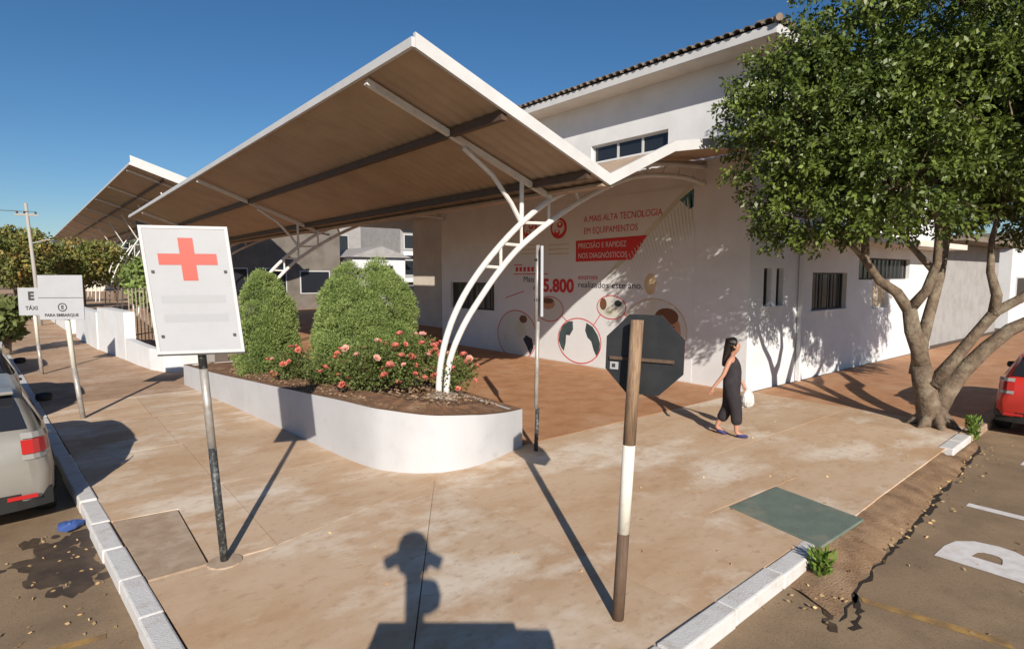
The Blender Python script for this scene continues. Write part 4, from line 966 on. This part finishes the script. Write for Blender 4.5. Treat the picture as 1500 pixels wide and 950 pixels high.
            for q in range(25):
                a = math.pi*q/24; ax.v += [(xw*s4+(rw+.055)*math.cos(a), side*(hw*1.002), rw+(rw+.055)*math.sin(a)),(xw*s4+(rw-.0)*math.cos(a), side*(hw*1.004), rw+(rw-.0)*math.sin(a))]
            ax.f = [(2*q,2*q+1,2*q+3,2*q+2) for q in range(24)]; ax.build('wheel_arch','plastic',t)
    # rear glass, plate, bumper
    g_ = MB()
    for (xa,za,xb,zb_,wa,wb) in ((.105,1.085,.30,1.285,.70,.64),(.30,1.285,.50,1.395,.64,.60)):
        g_.quad((xa*s4-.012,-wa*hw,za*H/1.5+.012),(xa*s4-.012,wa*hw,za*H/1.5+.012),(xb*s4-.012,wb*hw,zb_*H/1.5+.014),(xb*s4-.012,-wb*hw,zb_*H/1.5+.014))
    g_.build('rear_window','dark_glass',t)
    g_ = MB(); g_.quad((2.40*s4,-.62*hw,1.41*H/1.5+.012),(2.40*s4,.62*hw,1.41*H/1.5+.012),(2.98*s4,.74*hw,1.09*H/1.5+.012),(2.98*s4,-.74*hw,1.09*H/1.5+.012)); g_.build('windscreen','dark_glass',t)
    bp = MB(); K = 10
    for z0_,z1_ in ((.26,.44),):
        pr=[]
        for q in range(K+1):
            a = -1+2*q/K; pr.append((.05*abs(a)**3*2-.03, a*hw*.93))
        for q in range(K):
            (xa,ya),(xb,yb) = pr[q],pr[q+1]; bp.quad((xa,ya,z0_),(xb,yb,z0_),(xb,yb,z1_),(xa,ya,z1_)); bp.quad((xa,ya,z1_),(xb,yb,z1_),(xb+.08,yb,z1_+.01),(xa+.08,ya,z1_+.01))
    bumper = bp.build('rear_bumper','plastic',t)
    for side in (-1,1): MB().box(-.036,-.02,side*hw*.62-.13,side*hw*.62+.13,.385,.425).build('reflector','lamp_red',bumper)
    MB().box(-.028,-.008,-.2,.2,.60,.73).build('number_plate','plate',t)
    sp_ = MB(); sp_.box(.36*s4,.66*s4,-.62*hw,.62*hw,1.425*H/1.5,1.465*H/1.5); sp_.build('roof_spoiler',paint,t,bevel=.015)
    return t
Z0 = -.13
make_car('parked_car','silver grey hatchback parked at the left kerb', 'silver', (-.77,8.2,Z0), R(90)+.07, 4.1, 1.74, 1.56)
make_car('parked_car','black car parked ahead of the silver hatchback', 'car_black', (-1.12,13.5,Z0), R(90)+.07, 4.2, 1.74, 1.5)
make_car('parked_car','dark car farther up the left street', 'car_black', (-1.72,19.4,Z0), R(90)+.07, 4.2, 1.74, 1.5)
make_car('parked_car','red car parked behind the tree on the right street', 'car_red', (13.15,1.80,Z0), .04, 4.0, 1.68, 1.46)
# street mapping car behind the camera, seen only by its shadow
cc = make_car('camera_car','light car with a roof camera mast casting the foreground shadow', 'car_white', (1.14,1.41,Z0), math.atan2(-FX[1],-FX[0]), 4.2, 1.72, 1.58, group='moving cars')
sb = -SUN
cpos = Vector((0,0,2.7))+sb*.34
mast = thing('roof_camera', 'roof camera on a mast above the light car', 'camera', (cpos.x,cpos.y,1.42))
hz = cpos.z-1.42
MB().tube([(0,0,-.02),(0,0,hz-.2)],.075,10).build('mast','plastic',mast); MB().lathe([(.09,hz-.24),(.14,hz-.2),(.16,hz-.06),(.15,hz+.04),(.11,hz+.12),(.04,hz+.16)],16).build('camera_head','plastic',mast,smooth=True)
for a in (-1,1):
    MB().tube([(a*RX[0]*.1,a*RX[1]*.1,hz-.08),(a*RX[0]*.26,a*RX[1]*.26,hz-.16)],[.07,.06],8).build('lens','plastic',mast)
MB().lathe([(.03,hz-.55),(.11,hz-.5),(.13,hz-.42),(.11,hz-.34),(.03,hz-.3)],12,(.1*RX[0],.1*RX[1],0)).build('scanner','plastic',mast,smooth=True)
MB().tube([(0,0,hz-.75),(.30*RX[0],.30*RX[1],hz-.72)],.05,8).build('side_arm','plastic',mast)
rk = MB(); rk.prism([(a*RX[0]+b*FX[0],a*RX[1]+b*FX[1]) for a,b in ((-.55,.2),(-.5,1.25),(.82,1.2),(.86,.2))],.13,.20); rk.build('roof_shadow_slab','plastic',mast)  # wide slab shaped to broaden the car roof's cast shadow
# rag in the gutter
rg = MB(); rg.lathe([(.03,0),(.13,.01),(.11,.05),(.03,.07)],11,(.16,8.05,-.13))
for i,v in enumerate(rg.v): a=i*2.4; rg.v[i]=(v[0]+.03*math.sin(a*3),v[1]+.05*math.cos(a*2),v[2]+.012*math.sin(a*5)+.012)
tag(rg.build('rag','blue_rag'), 'crumpled blue rag in the gutter behind the silver car', 'rag')

# ---------------------------------------------------------------- background along the left street
def lowwall(label, pts, th_, m='white_wall'):
    left=[(p[0],p[1]) for p in pts]; n_=len(left); rt=[]
    for i in range(n_):
        p,q = left[max(i-1,0)], left[min(i+1,n_-1)]; d_=Vector((q[0]-p[0],q[1]-p[1])).normalized(); rt.append((left[i][0]+d_.y*th_, left[i][1]-d_.x*th_))
    mm = MB()
    for i in range(n_-1):
        mm.prism([left[i],left[i+1],rt[i+1],rt[i]], -.02, [pts[i][2],pts[i+1][2],pts[i+1][2],pts[i][2]])
    return tag(mm.build('low_wall',m), label, 'wall')
lowwall('low curved white garden wall behind the red cross sign', [(4.6,19.9,.55),(4.0,18.9,.58),(3.45,18.35,.6),(3.0,18.3,.6),(2.65,18.65,.6),(2.42,19.4,.62),(2.25,20.6,.66),(2.11,22.0,.7)], .2)
tag(MB().prism([(2.1,22.05),(2.4,22.05),(2.1,25.7),(1.66,25.7)], -.02, 1.52).build('white_block_wall','white_wall'), 'taller white wall block at the end of the curved wall', 'wall')
tag(MB().prism([(1.62,25.8),(1.9,25.8),(1.5,31.5),(1.25,31.5)], -.02, 1.35).build('white_block_wall','white_wall'), 'white wall farther along the left pavement', 'wall')
tag(MB().prism([(1.15,33.5),(1.5,33.5),(1.0,44),(.6,44)], -.02, 1.7).build('white_block_wall','white_wall'), 'farthest white wall behind the street signs', 'wall')
fe = thing('bar_fence', 'grey vertical bar fence above the curved white wall', 'fence', (2.3,22.6,0))
for k in range(14): MB().box(.12*k,.12*k+.03,.14*k,.14*k+.03,.5,2.25).build('bar','galv',fe)
MB().bar((0,.02,2.2),(1.7,2.0,2.2),.04,.04).build('rail','galv',fe); MB().bar((0,.02,.72),(1.7,2.0,.72),.04,.04).build('rail','galv',fe)
def house(name,label,cat,x0,x1,y0,y1,h,m,wins,roofm='tile',gable=0):
    t = thing(name,label,cat,((x0+x1)/2,y0,0)); ox=(x0+x1)/2
    MB().box(x0-ox,x1-ox,0,y1-y0,-.05,h).build('wall',m,t)
    if gable:
        g_=MB(); g_.v=[(x0-ox-.4,-.4,h),(x1-ox+.4,-.4,h),(0,-.4,h+gable),(x0-ox-.4,y1-y0,h),(x1-ox+.4,y1-y0,h),(0,y1-y0,h+gable)]; g_.f=[(0,1,2),(5,4,3),(0,2,5,3),(1,4,5,2),(0,3,4,1)]; g_.build('roof',roofm,t)
    else: MB().box(x0-ox-.25,x1-ox+.25,-.25,y1-y0,h+.002,h+.2).build('roof',roofm,t)
    for (a,b,c_,d_) in wins:
        w_=MB().box(a-ox,b-ox,-.06,-.001,c_,d_).build('window','frame_white',t); MB().box(a-ox+.08,b-ox-.08,-.075,-.061,c_+.08,d_-.08).build('pane','dark_glass',w_)
    return t
house('annex_building','shade darkened grey annex seen under the canopy behind the bushes','building',6.5,19.3,46,56,7.4,'annex_shaded_grey',[(10.2,12.2,1,3.2),(13,15,1,3.2),(16,18.4,1.2,3.0)],'grey_wall')
house('white_house','white house with a small dark window under the canopy','house',19.7,24.4,44.5,52,4.1,'white_wall',[(21.9,23.3,2.7,3.5)],'grey_wall',.9)
tw2 = house('balcony_tower','dark tower with stacked balconies beside the white house','building',24.8,28.5,46,54,8,'grey_wall',[(25.1,26.4,.5,1.8),(25.1,26.4,2.6,4.0),(25.1,26.4,4.9,6.2)],'grey_wall')
for k in range(3): MB().box(-1.9,0,-.6,-.08,2.05+2.3*k,2.4+2.3*k).build('balcony','white_wall',tw2)
house('rear_block','tall grey block behind the white house and annex','building',14,40,62,75,11,'grey_wall',[(20,22,5,7),(25,27,5,7)],'grey_wall')
house('far_house','pale house beyond the far canopy','house',1.5,9,118,128,4,'cream_wall',[(2.5,4,1,2.5),(6,7.5,1,2.5)],'tile',1.6)
house('far_side_building','white building at the far right end of the side street','building',38,60,7.2,16,4.2,'white_wall',[(39,41,1.2,2.6),(43,45,1.2,2.6),(47,49,1.2,2.6)],'tile',1.2)
def small_tree(label, c, h, rx, rz_, m_, n_, group='trees along the left street'):
    t = thing('background_tree', label, 'tree', c, group=group)
    tr_=MB(); tr_.tube([(0,0,-.1),(.05,.05,h*.25),(.0,.1,h*.5),(.1,0,h*.7)],[.16,.12,.09,.05],7); 
    for k in range(5):
        a=k*1.3; tr_.tube([(0,.05,h*.35),(rx*.4*math.cos(a),rx*.4*math.sin(a),h*.55),(rx*.7*math.cos(a),rx*.7*math.sin(a),h*.72)],[.07,.05,.02],5)
    tr_.build('trunk','bark',t)
    C_=[];V_=[]
    for k in range(9):
        a=k*2.4; rr=rx*.55*math.sqrt(k/8+.05); cc_=np.array([rr*math.cos(a),rr*math.sin(a),h-rz_+rz_*.5*math.sin(k*1.7)])
        v,q=sphere_pts(n_//9,.4); C_.append(v*q[:,None]*np.array([rx*.55,rx*.55,rz_*.55])+cc_); V_.append(v)
    C_=np.concatenate(C_);V_=np.concatenate(V_)
    npmesh('crown',leaves(C_,V_,.26,.6,.8),4,m_,t)
small_tree('tree with orange blossom left of the utility pole',(-1.0,47,0),5.6,2.2,2.0,'leaf_orange',5200)
small_tree('yellow green tree between the utility pole and the far canopy',(2.6,52,0),5.3,2.6,1.8,'leaf_orange',5600)
small_tree('dark green tree behind the white far signs',(.8,58,0),5.0,2.6,2.2,'leaf_far',4800)
small_tree('bright green small tree beside the bar fence',(4.2,33,0),3.6,1.3,1.3,'bush',3000)
small_tree('low bush on the left pavement below the letter E sign',(-.9,26,0),2.0,.8,.8,'leaf_far',2400)
small_tree('orange flowering tree at the left edge of the frame',(-2.6,66,0),7.0,3,2.4,'leaf_orange',4200)
small_tree('tall dark tree at the far end of the left street',(-5,100,0),9,5,3.6,'leaf_far',4800); small_tree('distant green tree behind the annex',(14,64,0),7,4,3,'leaf_far',4000)
small_tree('distant green tree behind the far canopy',(0,135,0),9,6,4,'leaf_far',4200)
for lab_, c_, h_ in (('round green tree under the far end of the tall canopy',(9.5,100,0),8.5),('broad green tree behind the bar fence and far canopy',(15,110,0),9.5),('leafy tree between the annex and the tall canopy',(6.2,72,0),5.0)):
    small_tree(lab_, c_, h_, 4.2 if h_ > 6 else 2.2, 3.6 if h_ > 6 else 1.9, 'leaf_far', 5200)
up_ = thing('utility_pole','pale concrete utility pole rising above the left trees','utility pole',(.1,40,0))
MB().tube([(0,0,-.1),(-.12,0,3.2),(-.28,0,6.4)],[.105,.09,.07],10).build('pole','conc_pole',up_,smooth=True)
MB().box(-.75,.2,-.05,.05,5.75,5.85).build('crossarm','conc_pole',up_)
for k in (-.65,-.35,.1): MB().lathe([(.02,0),(.05,.03),(.05,.1),(.02,.13)],8,(k,0,5.85)).build('insulator','frame_dark',up_)
MB().tube([(-.2,0,4.3),(.5,-.1,4.55),(.75,-.15,4.5)],.03,6).build('lamp_arm','conc_pole',up_); MB().box(.65,1.05,-.25,-.05,4.44,4.52).build('lamp_head','frame_dark',up_)
for k in (-.65,.1):
    wr=MB(); pts_=[(k-.0,0,5.98)]+[(k-1.5-6*q/8,-q*.5,5.98-.25*math.sin(math.pi*q/8)+.2*q/8) for q in range(1,9)]; wr.tube(pts_,.018,4); wr.build('wire','wire',up_)
